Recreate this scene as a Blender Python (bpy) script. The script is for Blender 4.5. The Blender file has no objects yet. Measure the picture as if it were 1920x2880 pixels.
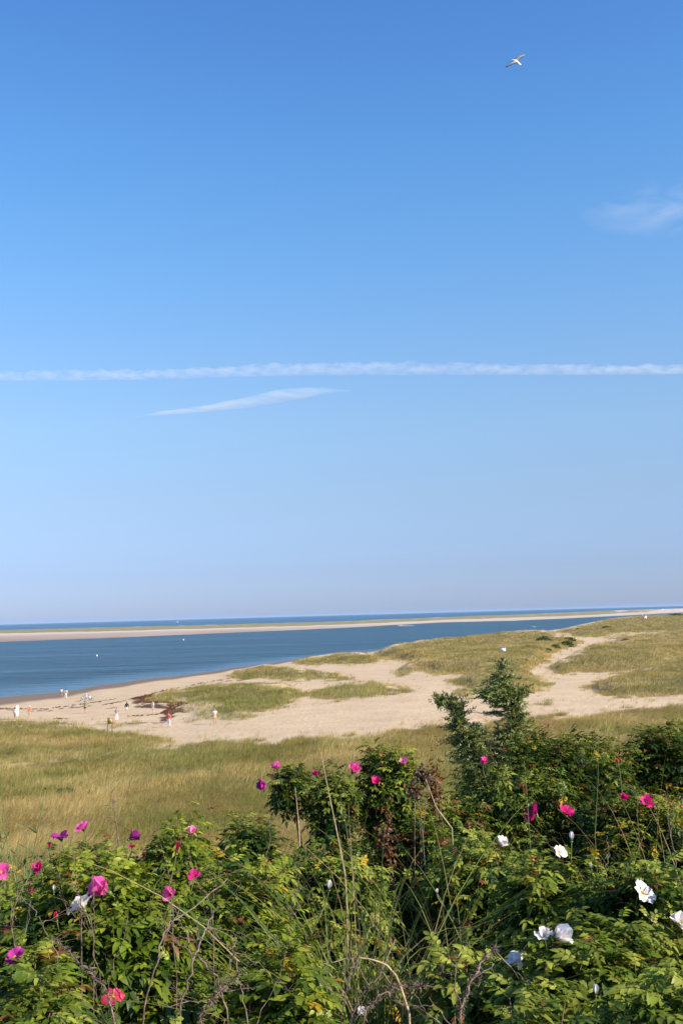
import bpy, math, random
import numpy as np
from mathutils import Vector, Matrix

# ------------------------------------------------------------------ camera, world, sun, exposure
R = math.radians
sc = bpy.context.scene
COL = sc.collection
FPX = 3100.0                    # focal length in photo pixels (photo 1920 x 2880)
CAMZ = 14.0
PITCH = math.atan((1729.5 - 1440.0) / FPX)
ROLL = R(1.58)
cam_d = bpy.data.cameras.new('camera')
cam_d.sensor_fit = 'VERTICAL'
cam_d.sensor_height = 22.3
cam_d.lens = 22.3 * FPX / 2880.0
cam_d.clip_start = 0.05
cam_d.clip_end = 200000
cam = bpy.data.objects.new('camera', cam_d)
COL.objects.link(cam)
_F = np.array([0, math.cos(PITCH), math.sin(PITCH)])
_U0 = np.array([0, -math.sin(PITCH), math.cos(PITCH)])
_R0 = np.array([1.0, 0, 0])
_RT = _R0 * math.cos(ROLL) - _U0 * math.sin(ROLL)
_UP = _R0 * math.sin(ROLL) + _U0 * math.cos(ROLL)
CAMP = np.array([0, 0, CAMZ])
m = Matrix(((_RT[0], _UP[0], -_F[0], 0), (_RT[1], _UP[1], -_F[1], 0), (_RT[2], _UP[2], -_F[2], CAMZ), (0, 0, 0, 1)))
cam.matrix_world = m
sc.camera = cam

SUN_AZ, SUN_EL = 116.0, 31.0     # clockwise from straight ahead; behind the right shoulder
world = bpy.data.worlds.new('World')
sc.world = world
world.use_nodes = True
wn, wl = world.node_tree.nodes, world.node_tree.links
bg = wn['Background']
sky = wn.new('ShaderNodeTexSky')
sky.sky_type = 'NISHITA'
sky.sun_disc = False
sky.sun_elevation = R(SUN_EL)
sky.sun_rotation = R(SUN_AZ)
sky.altitude = 0
sky.air_density = 1.0
sky.dust_density = 0.35
sky.ozone_density = 3.0
# the summer air is bluer overhead and pale lilac at the horizon than the plain sky model
wtc = wn.new('ShaderNodeTexCoord'); wsep = wn.new('ShaderNodeSeparateXYZ'); wl.new(wtc.outputs['Generated'], wsep.inputs[0])
wrp = wn.new('ShaderNodeValToRGB'); els = wrp.color_ramp.elements
SKYT = [(0.0, (.225, .288, .545)), (0.0415, (.245, .285, .47)), (0.1058, (.352, .362, .44)), (0.1696, (.432, .458, .502)), (0.2320, (.442, .512, .568)),
        (0.2924, (.412, .548, .632)), (0.3501, (.380, .562, .672)), (0.4048, (.350, .558, .702)), (0.5015, (.308, .511, .709)), (0.85, (.30, .50, .70))]
for k, (p_, c_) in enumerate(SKYT):
    e = els[k] if k < 2 else els.new(p_)
    e.position = p_; e.color = (*c_, 1)
wl.new(wsep.outputs['Z'], wrp.inputs[0])
wmul = wn.new('ShaderNodeVectorMath'); wmul.operation = 'MULTIPLY'; wl.new(sky.outputs[0], wmul.inputs[0]); wl.new(wrp.outputs[0], wmul.inputs[1])
wsc = wn.new('ShaderNodeVectorMath'); wsc.operation = 'SCALE'; wsc.inputs['Scale'].default_value = 2.0; wl.new(wmul.outputs[0], wsc.inputs[0])
wl.new(wsc.outputs[0], bg.inputs[0])
bg.inputs[1].default_value = 0.105

sun_d = bpy.data.lights.new('sun', 'SUN')
sun_d.energy = 5.0
sun_d.angle = R(0.53)
sun_d.color = (1.0, 0.87, 0.70)
sun = bpy.data.objects.new('sun', sun_d)
COL.objects.link(sun)
SDIR = Vector((math.cos(R(SUN_EL)) * math.sin(R(SUN_AZ)), math.cos(R(SUN_EL)) * math.cos(R(SUN_AZ)), math.sin(R(SUN_EL))))
sun.rotation_mode = 'QUATERNION'
sun.rotation_quaternion = SDIR.to_track_quat('Z', 'Y')
sun.location = (40, -20, 60)
sc.view_settings.view_transform = 'Standard'
sc.view_settings.look = 'None'
sc.view_settings.exposure = 0.65
sc.view_settings.gamma = 1
sc.cycles.volume_bounces = 2
sc.cycles.max_bounces = 8
sc.cycles.transparent_max_bounces = 16
sc.cycles.use_denoising = True

# ------------------------------------------------------------------ helpers
rng = np.random.default_rng(7)
random.seed(7)

def ray(px, py):
    d = _F * FPX + _RT * (px - 960.0) - _UP * (py - 1440.0)
    return d / d[1]                       # per metre of y

def at_y(px, py, Y):
    return CAMP + ray(px, py) * Y

def on_z(px, py, z):
    d = ray(px, py)
    return CAMP + d * ((z - CAMZ) / d[2])

def project(P):
    d = np.asarray(P) - CAMP
    f = d @ _F
    return 960 + FPX * (d @ _RT) / f, 1440 - FPX * (d @ _UP) / f

def unit(v):
    v = np.asarray(v, float)
    n = np.linalg.norm(v, axis=-1, keepdims=True)
    return v / np.maximum(n, 1e-9)

def _h(ix, iy, s):
    n = (ix.astype(np.int64) * 374761393 + iy.astype(np.int64) * 668265263 + s * 974634777) & 0x7fffffff
    n = ((n ^ (n >> 13)) * 1274126177) & 0x7fffffff
    n = n ^ (n >> 16)
    return (n & 0xffff) / 65535.0

def vnoise(x, y, s=0):
    x = np.asarray(x, float); y = np.asarray(y, float)
    ix = np.floor(x); iy = np.floor(y)
    fx = x - ix; fy = y - iy
    fx = fx * fx * (3 - 2 * fx); fy = fy * fy * (3 - 2 * fy)
    a = _h(ix, iy, s); b = _h(ix + 1, iy, s); c = _h(ix, iy + 1, s); d = _h(ix + 1, iy + 1, s)
    return (a * (1 - fx) + b * fx) * (1 - fy) + (c * (1 - fx) + d * fx) * fy

def fbm(x, y, s=0, o=4):
    t = 0; a = 0.5; n = 0
    for k in range(o):
        t = t + a * vnoise(x * 2 ** k, y * 2 ** k, s + k * 17); n += a; a *= 0.5
    return t / n

def smooth(a, b, x):
    t = np.clip((x - a) / (b - a), 0, 1)
    return t * t * (3 - 2 * t)

def mesh_from(name, V, faces, mat=None, parent=None, col=None, smooth_shade=False):
    """faces: list of (n,k) index arrays. ONE mesh object."""
    V = np.asarray(V, np.float32).reshape(-1, 3)
    me = bpy.data.meshes.new(name)
    me.vertices.add(len(V)); me.vertices.foreach_set('co', V.ravel())
    faces = [np.asarray(f, np.int32) for f in faces if len(f)]
    tot = sum(f.size for f in faces)
    me.loops.add(tot)
    me.loops.foreach_set('vertex_index', np.concatenate([f.ravel() for f in faces]))
    starts, p = [], 0
    for f in faces:
        starts.append(p + np.arange(len(f), dtype=np.int32) * f.shape[1]); p += f.size
    starts = np.concatenate(starts).astype(np.int32)
    me.polygons.add(len(starts)); me.polygons.foreach_set('loop_start', starts)
    if smooth_shade:
        me.polygons.foreach_set('use_smooth', np.ones(len(starts), bool))
    if col is not None:
        c = np.ones((len(V), 4), np.float32); c[:, :3] = np.asarray(col, np.float32).reshape(-1, 3)
        at = me.color_attributes.new('Col', 'FLOAT_COLOR', 'POINT'); at.data.foreach_set('color', c.ravel())
    me.update(calc_edges=True); me.validate()
    o = bpy.data.objects.new(name, me)
    COL.objects.link(o)
    if mat: me.materials.append(mat)
    if parent: o.parent = parent
    return o

class MB:
    def __init__(s): s.V = []; s.F = {}; s.C = []; s.n = 0
    def add(s, V, faces, col=None):
        V = np.asarray(V, float).reshape(-1, 3)
        for f in faces:
            f = np.asarray(f, int)
            if f.ndim == 1: f = f[None]
            if len(f): s.F.setdefault(f.shape[1], []).append(f + s.n)
        if col is not None:
            c = np.asarray(col, float)
            s.C.append(np.broadcast_to(c, V.shape) if c.ndim == 1 else c)
        s.V.append(V); s.n += len(V)
    def build(s, name, mat, parent=None, smooth_shade=False, origin=None):
        V = np.concatenate(s.V)
        if origin is not None: V = V - np.asarray(origin)
        col = np.concatenate(s.C) if s.C and sum(len(c) for c in s.C) == len(V) else None
        o = mesh_from(name, V, [np.concatenate(f) for f in s.F.values()], mat, parent, col, smooth_shade)
        if origin is not None and parent is None: o.location = origin
        return o

def frames(P):
    P = np.asarray(P, float)
    T = unit(np.gradient(P, axis=0))
    ref = np.array([0, 0, 1.0]) if abs(T[0][2]) < 0.9 else np.array([1.0, 0, 0])
    S = unit(np.cross(T, ref)); N = np.cross(S, T)
    return T, S, N

def tube(mb, P, r, k=5, col=None, cap=True, flat=1.0):
    P = np.asarray(P, float); n = len(P)
    r = np.broadcast_to(np.asarray(r, float), (n,))
    T, S, N = frames(P)
    a = np.arange(k) * 2 * np.pi / k
    V = P[:, None] + r[:, None, None] * (np.cos(a)[None, :, None] * S[:, None] + flat * np.sin(a)[None, :, None] * N[:, None])
    i = np.arange(n - 1)[:, None] * k; j = np.arange(k)[None]; j2 = (j + 1) % k
    q = np.stack([i + j, i + j2, i + k + j2, i + k + j], -1).reshape(-1, 4)
    f = [q]
    if cap:
        f += [np.arange(k)[::-1][None], ((n - 1) * k + np.arange(k))[None]]
    mb.add(V.reshape(-1, 3), f, col)

def box(mb, c, s, col=None, rz=0.0):
    v = np.array([(x, y, z) for x in (-.5, .5) for y in (-.5, .5) for z in (-.5, .5)]) * s
    cz, sz = math.cos(rz), math.sin(rz)
    v = v @ np.array([[cz, sz, 0], [-sz, cz, 0], [0, 0, 1]]) + np.asarray(c)
    mb.add(v, [[[0, 1, 3, 2], [4, 6, 7, 5], [0, 4, 5, 1], [2, 3, 7, 6], [0, 2, 6, 4], [1, 5, 7, 3]]], col)

def ellipsoid(mb, c, r, nu=10, nv=7, col=None):
    u = np.arange(nu) * 2 * np.pi / nu; v = np.linspace(0.0, np.pi, nv)
    V = np.stack([np.outer(np.sin(v), np.cos(u)), np.outer(np.sin(v), np.sin(u)), np.outer(np.cos(v), np.ones(nu))], -1)
    V = V * np.asarray(r) + np.asarray(c)
    i = np.arange(nv - 1)[:, None] * nu; j = np.arange(nu)[None]; j2 = (j + 1) % nu
    mb.add(V.reshape(-1, 3), [np.stack([i + j, i + nu + j, i + nu + j2, i + j2], -1).reshape(-1, 4)], col)

def bez(a, b, c, n):
    t = np.linspace(0, 1, n)[:, None]
    return (1 - t) ** 2 * np.asarray(a) + 2 * t * (1 - t) * np.asarray(b) + t * t * np.asarray(c)

def tag(o, label, cat, group=None):
    o['label'] = label; o['category'] = cat
    if group: o['group'] = group
    return o

def empty(name, loc):
    o = bpy.data.objects.new(name, None); COL.objects.link(o); o.location = loc
    o.empty_display_size = 0.2
    return o

# ------------------------------------------------------------------ materials
def new_mat(name):
    m = bpy.data.materials.new(name); m.use_nodes = True
    nt = m.node_tree
    return m, nt.nodes, nt.links, nt.nodes['Principled BSDF']

def plain(name, c, rough=0.6, noise=0.12, scale=20.0, metal=0.0):
    m, n, l, b = new_mat(name)
    tc = n.new('ShaderNodeTexCoord'); nz = n.new('ShaderNodeTexNoise'); nz.inputs['Scale'].default_value = scale
    l.new(tc.outputs['Object'], nz.inputs['Vector'])
    mp = n.new('ShaderNodeMapRange'); mp.inputs[3].default_value = 1 - noise * 1.6; mp.inputs[4].default_value = 1 + noise * 1.6
    l.new(nz.outputs['Fac'], mp.inputs[0])
    hs = n.new('ShaderNodeHueSaturation'); hs.inputs['Color'].default_value = (*c, 1)
    l.new(mp.outputs[0], hs.inputs['Value']); l.new(hs.outputs[0], b.inputs['Base Color'])
    b.inputs['Roughness'].default_value = rough; b.inputs['Metallic'].default_value = metal
    return m

def leafy(name, trans=0.35, gloss=0.05, rough=0.4, tint=(1.25, 1.15, 0.5)):
    """leaf-like surface coloured by the vertex attribute Col, letting some light through"""
    m, n, l, b = new_mat(name)
    n.remove(b)
    at = n.new('ShaderNodeAttribute'); at.attribute_name = 'Col'
    d = n.new('ShaderNodeBsdfDiffuse'); t = n.new('ShaderNodeBsdfTranslucent')
    mul = n.new('ShaderNodeMix'); mul.data_type = 'RGBA'; mul.blend_type = 'MULTIPLY'; mul.inputs[0].default_value = 1
    mul.inputs[7].default_value = (*tint, 1)
    l.new(at.outputs['Color'], d.inputs[0]); l.new(at.outputs['Color'], mul.inputs[6]); l.new(mul.outputs[2], t.inputs[0])
    mx = n.new('ShaderNodeMixShader'); mx.inputs[0].default_value = trans
    l.new(d.outputs[0], mx.inputs[1]); l.new(t.outputs[0], mx.inputs[2])
    g = n.new('ShaderNodeBsdfGlossy'); g.inputs['Roughness'].default_value = rough
    m2 = n.new('ShaderNodeMixShader'); m2.inputs[0].default_value = gloss
    l.new(mx.outputs[0], m2.inputs[1]); l.new(g.outputs[0], m2.inputs[2])
    l.new(m2.outputs[0], n['Material Output'].inputs[0])
    return m

M_leaf = leafy('rose_leaf', 0.27, 0.022, 0.42)
M_grass = leafy('grass_blade', 0.30, 0.02, 0.5, (1.1, 1.05, 0.7))
M_juniper = leafy('juniper_scale_leaf', 0.15, 0.03, 0.5)
M_petal = leafy('petal', 0.35, 0.02, 0.5, (1.1, 1.0, 1.1))
M_green = plain('green_calyx', (0.12, 0.17, 0.04), 0.5)
M_stamen = plain('stamen_yellow', (0.65, 0.42, 0.05), 0.6)
M_hip = plain('rose_hip', (0.42, 0.12, 0.03), 0.35)

def bark(name, c1, c2):
    m, n, l, b = new_mat(name)
    tc = n.new('ShaderNodeTexCoord'); nz = n.new('ShaderNodeTexNoise'); nz.inputs['Scale'].default_value = 45; nz.inputs['Detail'].default_value = 5
    l.new(tc.outputs['Object'], nz.inputs['Vector'])
    r = n.new('ShaderNodeValToRGB'); r.color_ramp.elements[0].color = (*c1, 1); r.color_ramp.elements[1].color = (*c2, 1)
    r.color_ramp.elements[0].position = 0.35; r.color_ramp.elements[1].position = 0.65
    l.new(nz.outputs['Fac'], r.inputs[0]); l.new(r.outputs[0], b.inputs['Base Color'])
    bp = n.new('ShaderNodeBump'); bp.inputs['Strength'].default_value = 0.5; bp.inputs['Distance'].default_value = 0.004
    l.new(nz.outputs['Fac'], bp.inputs['Height']); l.new(bp.outputs[0], b.inputs['Normal'])
    b.inputs['Roughness'].default_value = 0.85
    return m
M_twig = bark('grey_twig', (0.085, 0.055, 0.038), (0.25, 0.185, 0.135))
M_cane = bark('rose_cane', (0.07, 0.045, 0.02), (0.19, 0.12, 0.06))
M_bark = bark('juniper_bark', (0.10, 0.06, 0.04), (0.24, 0.16, 0.11))
M_straw = bark('dry_straw', (0.32, 0.23, 0.12), (0.55, 0.43, 0.26))

# ------------------------------------------------------------------ shoreline and land shape
SHORE_PX = [(-900, 2100), (-400, 2015), (0, 1966), (180, 1942), (300, 1927), (450, 1908), (640, 1882), (820, 1857), (1020, 1836), (1090, 1827),
            (1300, 1803), (1480, 1785), (1590, 1769), (1640, 1757), (1700, 1746), (1790, 1737), (1920, 1728), (2300, 1712)]
_sh = np.array([on_z(px, py, 0.0)[:2] for px, py in SHORE_PX])
SH_A = np.arctan2(_sh[:, 0], _sh[:, 1]); SH_R = np.hypot(_sh[:, 0], _sh[:, 1])

def shore_d(x, y):
    a = np.arctan2(x, y); r = np.hypot(x, y)
    wob = 3.0 * (vnoise(a * 60, 0 * a, 5) - 0.5) * np.minimum(SH_R[0] / 60, 3)
    return (np.interp(a, SH_A, SH_R) + wob - r) * 0.5

def base_z(x, y):
    r = np.hypot(x, y)
    d = shore_d(x, y)
    z = np.interp(d, [-60, -8, 0, 14, 40, 90, 160], [-3.0, -0.45, 0.0, 0.95, 1.7, 2.5, 3.0])
    r = np.hypot(np.maximum(y, 0), 0.5 * x)
    top = np.interp(r, [0, 3, 6, 9, 12, 15, 20, 26, 33, 40, 48], [12.3, 12.0, 11.8, 11.4, 10.85, 10.0, 8.3, 6.2, 4.3, 3.2, 2.7])
    w = smooth(40, 56, r)
    return top * (1 - w) + z * w

# grass areas, traced in the photograph: (polygon in photo pixels, dune height, cover, greenness)
GRASS = [
 ([(0,2028),(130,2031),(200,2036),(255,2048),(280,2066),(335,2072),(345,2064),(380,2066),(425,2072),(490,2085),(400,2102),(280,2114),(150,2132),(0,2146),(-500,2170),(-500,2020)], 0.5, 0.85, 0.45),
 ([(-600,2200),(0,2160),(120,2148),(260,2125),(400,2110),(530,2097),(660,2089),(784,2082),(900,2072),(1053,2063),(1160,2051),(1273,2039),(1531,2020),(1700,2004),(1920,1984),(2500,1940),(2500,2900),(-600,2900)], 0.0, 1.0, 0.40),
 ([(170,2034),(300,2034),(386,2031),(390,2038),(300,2041),(200,2043)], 0.1, 0.45, 0.7),
 ([(494,1962),(531,1937),(612,1925),(700,1926),(775,1927),(829,1935),(853,1953),(816,1974),(760,1995),(640,2005),(600,1995),(640,1975),(571,1975)], 0.9, 1.0, 0.8),
 ([(404,1966),(461,1947),(531,1937),(545,1955),(500,1968),(470,1975)], 0.5, 0.8, 0.75),
 ([(470,1975),(600,1975),(640,2008),(560,2012),(520,2000),(480,1988)], 0.3, 0.22, 0.7),
 ([(512,2026),(560,2008),(585,2006),(592,2012),(620,2014),(640,2006),(720,2006),(690,2018),(640,2022),(560,2026),(530,2030)], 0.2, 0.55, 0.75),
 ([(649,1902),(665,1888),(702,1881),(743,1873),(771,1875),(829,1883),(894,1893),(947,1901),(1008,1910),(967,1910),(886,1905),(820,1911),(763,1903),(702,1909)], 1.0, 0.95, 0.4),
 ([(824,1862),(853,1854),(918,1846),(967,1838),(1029,1840),(1057,1851),(1061,1860),(1008,1866),(947,1864),(886,1866),(829,1866)], 1.2, 1.0, 0.45),
 ([(857,1950),(894,1942),(967,1926),(1029,1919),(1082,1923),(1127,1935),(1167,1940),(1110,1945),(1049,1951),(1008,1960),(947,1964),(894,1960)], 0.7, 0.9, 0.45),
 ([(1050,1842),(1090,1826),(1131,1813),(1192,1802),(1240,1796),(1292,1786),(1361,1779),(1430,1778),(1521,1777),(1550,1779),(1554,1787),(1610,1795),(1636,1806),(1590,1822),(1531,1841),(1545,1850),(1494,1873),(1485,1896),(1512,1910),(1558,1923),(1485,1942),(1384,1951),(1292,1960),(1265,1950),(1335,1930),(1255,1920),(1345,1890),(1315,1891),(1246,1893),(1200,1887),(1184,1888),(1110,1896),(1127,1880),(1171,1860),(1131,1855),(1069,1850)], 1.7, 0.97, 0.3),
 ([(1540,1879),(1567,1865),(1636,1833),(1668,1815),(1751,1802),(1920,1781),(2300,1750),(2300,1820),(1920,1843),(1820,1876),(1751,1889),(1696,1887),(1636,1889),(1567,1893)], 1.6, 0.97, 0.3),
 ([(1641,1929),(1705,1911),(1820,1880),(1920,1850),(2300,1820),(2300,1930),(1920,1951),(1820,1951),(1751,1955),(1687,1946)], 1.8, 0.97, 0.35),
 ([(1560,1777),(1613,1767),(1659,1757),(1705,1743),(1797,1734),(1920,1727),(2300,1712),(2300,1748),(1920,1774),(1870,1778),(1866,1774),(1728,1779),(1690,1790),(1610,1788),(1606,1779)], 0.9, 0.97, 0.35),
 ([(1690,1793),(1760,1787),(1866,1780),(1920,1776),(2300,1752),(2200,1762),(1920,1781),(1751,1798)], 0.6, 0.9, 0.3),
 ([(1508,1981),(1528,1971),(1558,1972),(1556,1980),(1530,1986)], 0.25, 0.9, 0.4),
]
SEAWEED = [
 [(370,1972),(398,1965),(425,1958),(440,1962),(410,1974),(380,1976)],
 [(380,1982),(430,1975),(470,1983),(520,1990),(528,1996),(500,2003),(488,2015),(470,2026),(450,2025),(462,2012),(480,2002),(468,1997),(476,1990),(440,1988),(400,1986)],
]
WRACK = [[(0,1992),(60,1995),(130,1998),(230,1985),(330,1972)], [(360,2032),(420,2030),(470,2026)], [(330,1985),(420,1960),(480,1942),(560,1928),(640,1915),(700,1906)],
         [(300,1990),(340,1982)], [(150,2031),(190,2032)]]

def in_poly(px, py, poly):
    p = np.asarray(poly, float); c = np.zeros(np.shape(px), bool)
    x1, y1 = p[-1]
    for x2, y2 in p:
        if y1 != y2:
            k = ((y1 > py) != (y2 > py)) & (px < (x2 - x1) * (py - y1) / (y2 - y1) + x1)
            c ^= k
        x1, y1 = x2, y2
    return c

# polar grid of the land
NA, NR = 620, 1040
ANG = np.linspace(R(-34), R(34), NA)
GB = 9.0                       # the fan starts this far behind the camera
RAD = np.geomspace(3.0, 1910, NR)
AA, RR = np.meshgrid(ANG, RAD)
GX, GY = RR * np.sin(AA), RR * np.cos(AA) - GB
RR = np.hypot(GX, GY)
BZ = base_z(GX, GY)

def blur(a, n):
    for ax in (0, 1):
        k = n if ax == 0 else max(1, int(n * 0.6))
        c = np.cumsum(np.pad(a, [(k + 1, k) if i == ax else (0, 0) for i in (0, 1)], mode='edge'), axis=ax)
        a = (np.take(c, range(2 * k + 1, c.shape[ax]), axis=ax) - np.take(c, range(0, c.shape[ax] - 2 * k - 1), axis=ax)) / (2 * k + 1)
    return a

P0 = np.stack([GX, GY, BZ], -1)
PX, PY = project(P0)
HD = np.zeros_like(BZ)
for it in range(4):
    QX, QY = project(np.stack([GX, GY, BZ + HD], -1))
    A_ = np.zeros_like(BZ)
    for poly, amp, cov, gr in GRASS:
        if amp > 0: A_ = np.maximum(A_, 0.62 * amp * in_poly(QX, QY, poly))
    nb_ = blur(blur((A_ > 0) * 1.0, 5), 4)
    new = blur(blur(A_, 5), 4) * smooth(0.42, 1.0, nb_)
    HD = new if it == 0 else 0.5 * HD + 0.5 * new
far = smooth(45, 70, RR)
land = smooth(2, 20, shore_d(GX, GY))
HD = HD * (0.75 + 0.5 * fbm(GX / 14, GY / 14, 3, 3)) * land
ROUGH = far * land * (0.35 * (fbm(GX / 22, GY / 22, 9, 3) - 0.5) + 0.10 * (fbm(GX / 3.0, GY / 3.0, 11, 3) - 0.5)) + (1 - far) * 0.25 * (fbm(GX / 3, GY / 3, 13, 3) - 0.5)
CV0 = np.zeros_like(BZ)
QX, QY = project(np.stack([GX, GY, BZ + HD], -1))
for poly, amp, cov, gr in GRASS:
    if amp > 0: CV0 = np.maximum(CV0, in_poly(QX, QY, poly) * cov)
CV0 = blur(blur(CV0, 5), 4)
hum = (1 - np.abs(2 * fbm(GX / 26, GY / 11, 15, 3) - 1)) ** 2
ROUGH = ROUGH + CV0 ** 1.5 * far * np.clip(RR / 250, .5, 1.6) * (1.5 * (hum - .55) + .9 * (fbm(GX / 7, GY / 7, 16, 3) - .5))
HZ = BZ + HD + ROUGH
LR0, LRK = math.log(RAD[0]), (NR - 1) / math.log(RAD[-1] / RAD[0])

def grid_sample(A, x, y):
    y = y + GB
    a = np.clip((np.arctan2(x, y) - ANG[0]) / (ANG[-1] - ANG[0]) * (NA - 1), 0, NA - 1.001)
    r = np.clip((np.log(np.maximum(np.hypot(x, y), RAD[0])) - LR0) * LRK, 0, NR - 1.001)
    ia, ir = a.astype(int), r.astype(int); fa, fr = a - ia, r - ir
    return (A[ir, ia] * (1 - fa) + A[ir, ia + 1] * fa) * (1 - fr) + (A[ir + 1, ia] * (1 - fa) + A[ir + 1, ia + 1] * fa) * fr

def ground(x, y):
    return grid_sample(HZ, np.asarray(x, float), np.asarray(y, float))

def gpoint(px, py):
    """the point of the land seen at a photo pixel"""
    z = 2.0
    for _ in range(30):
        p = on_z(px, py, z); z = 0.5 * z + 0.5 * float(ground(p[0], p[1]))
    return np.array([p[0], p[1], float(ground(p[0], p[1]))])

def grass_cover(x, y, z):
    px, py = project(np.stack([x, y, z + 0.15], -1))
    s = np.clip(120.0 / np.hypot(x, y), 0.25, 1.6)
    jx = (fbm(x / 2.2, y / 2.2, 31, 3) - 0.5) * 70 * s
    jy = (fbm(x / 2.2, y / 2.2, 57, 3) - 0.5) * 38 * s
    cov = np.zeros(np.shape(x)); gr = np.full(np.shape(x), 0.3)
    for poly, amp, c, g in GRASS:
        k = in_poly(px + jx, py + jy, poly)
        cov = np.where(k, np.maximum(cov, c), cov); gr = np.where(k, g, gr)
    return cov, gr, px, py

COV, GRN, PX, PY = grass_cover(GX, GY, HZ)
SD = shore_d(GX, GY)
wetw = 19 + 9 * (fbm(GX / 30, GY / 30, 71, 3) - 0.5)
WET = 1 - smooth(wetw * 0.80, wetw * 1.05, SD)
SW = np.zeros_like(BZ)
jx = (fbm(GX / 1.2, GY / 1.2, 81, 3) - 0.5) * 40; jy = (fbm(GX / 1.2, GY / 1.2, 82, 3) - 0.5) * 12
for poly in SEAWEED:
    SW = np.maximum(SW, in_poly(PX + jx, PY + jy, poly) * 1.0)
for line in WRACK:
    l = np.array(line, float)
    yy = np.interp(PX, l[:, 0], l[:, 1]) + (fbm(PX / 40, PX * 0, 91, 3) - 0.5) * 8
    k = (np.abs(PY - yy) < 1.6) & (PX > l[0, 0]) & (PX < l[-1, 0]) & (fbm(PX / 14, PY / 6, 92, 2) > 0.45) & (RR > 60)
    SW = np.maximum(SW, 0.75 * k)
COVG = blur(COV, 1)
HALO = blur(blur(COV, 9), 8)
litter = (1 - smooth(16, 26, RR)) * (0.55 + 0.5 * fbm(GX / .4, GY / .4, 95, 3))
col = np.stack([COVG, WET * (1 - COVG), np.maximum(SW, litter)], -1)
i = np.arange(NR - 1)[:, None] * NA; j = np.arange(NA - 1)[None]
keep = (HZ > -2.5)
quads = np.stack([i + j, i + j + 1, i + NA + j + 1, i + NA + j], -1).reshape(-1, 4)
kf = keep.ravel()[quads].any(1)

mg, n, l, b = new_mat('sand_ground')
at = n.new('ShaderNodeAttribute'); at.attribute_name = 'Col'
sep = n.new('ShaderNodeSeparateColor'); l.new(at.outputs['Color'], sep.inputs[0])
tc = n.new('ShaderNodeTexCoord')
nz = n.new('ShaderNodeTexNoise'); nz.inputs['Scale'].default_value = 0.25; nz.inputs['Detail'].default_value = 8; l.new(tc.outputs['Object'], nz.inputs['Vector'])
rp = n.new('ShaderNodeValToRGB'); rp.color_ramp.elements[0].color = (0.53, 0.388, 0.234, 1); rp.color_ramp.elements[1].color = (0.62, 0.468, 0.292, 1)
rp.color_ramp.elements[0].position = 0.3; rp.color_ramp.elements[1].position = 0.7
l.new(nz.outputs['Fac'], rp.inputs[0])
nz2 = n.new('ShaderNodeTexNoise'); nz2.inputs['Scale'].default_value = 1.6; nz2.inputs['Detail'].default_value = 6; l.new(tc.outputs['Object'], nz2.inputs['Vector'])
soil = n.new('ShaderNodeValToRGB'); soil.color_ramp.elements[0].color = (0.12, 0.10, 0.035, 1); soil.color_ramp.elements[1].color = (0.27, 0.21, 0.085, 1)
soil.color_ramp.elements[0].position = 0.35; soil.color_ramp.elements[1].position = 0.65
l.new(nz2.outputs['Fac'], soil.inputs[0])
def mixc(fac, a, bb):
    mx = n.new('ShaderNodeMix'); mx.data_type = 'RGBA'
    l.new(fac, mx.inputs[0])
    (l.new(a, mx.inputs[6]) if not isinstance(a, tuple) else None)
    if isinstance(bb, tuple): mx.inputs[7].default_value = bb
    else: l.new(bb, mx.inputs[7])
    return mx.outputs[2]
c1 = mixc(sep.outputs[1], rp.outputs[0], (0.215, 0.15, 0.10, 1))
c2 = mixc(sep.outputs[0], c1, soil.outputs[0])
c3 = mixc(sep.outputs[2], c2, (0.10, 0.05, 0.028, 1))
l.new(c3, b.inputs['Base Color'])
b.inputs['Roughness'].default_value = 0.9
b.inputs['Specular IOR Level'].default_value = 0.2
vz = n.new('ShaderNodeTexVoronoi'); vz.inputs['Scale'].default_value = 1.7; l.new(tc.outputs['Object'], vz.inputs['Vector'])
nz3 = n.new('ShaderNodeTexNoise'); nz3.inputs['Scale'].default_value = 2.2; nz3.inputs['Detail'].default_value = 5; l.new(tc.outputs['Object'], nz3.inputs['Vector'])
ad = n.new('ShaderNodeMath'); ad.operation = 'ADD'; l.new(vz.outputs['Distance'], ad.inputs[0]); l.new(nz3.outputs['Fac'], ad.inputs[1])
bp = n.new('ShaderNodeBump'); bp.inputs['Strength'].default_value = 0.55; bp.inputs['Distance'].default_value = 0.12
inv = n.new('ShaderNodeMath'); inv.operation = 'SUBTRACT'; inv.inputs[0].default_value = 1.0; l.new(sep.outputs[1], inv.inputs[1])
mu = n.new('ShaderNodeMath'); mu.operation = 'MULTIPLY'; mu.inputs[1].default_value = 0.42; l.new(inv.outputs[0], mu.inputs[0])
l.new(mu.outputs[0], bp.inputs['Strength'])
l.new(ad.outputs[0], bp.inputs['Height']); l.new(bp.outputs[0], b.inputs['Normal'])

g = mesh_from('ground', np.stack([GX, GY, HZ], -1).reshape(-1, 3), [quads[kf]], mg, None, col.reshape(-1, 3), True)
g['kind'] = 'structure'

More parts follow.
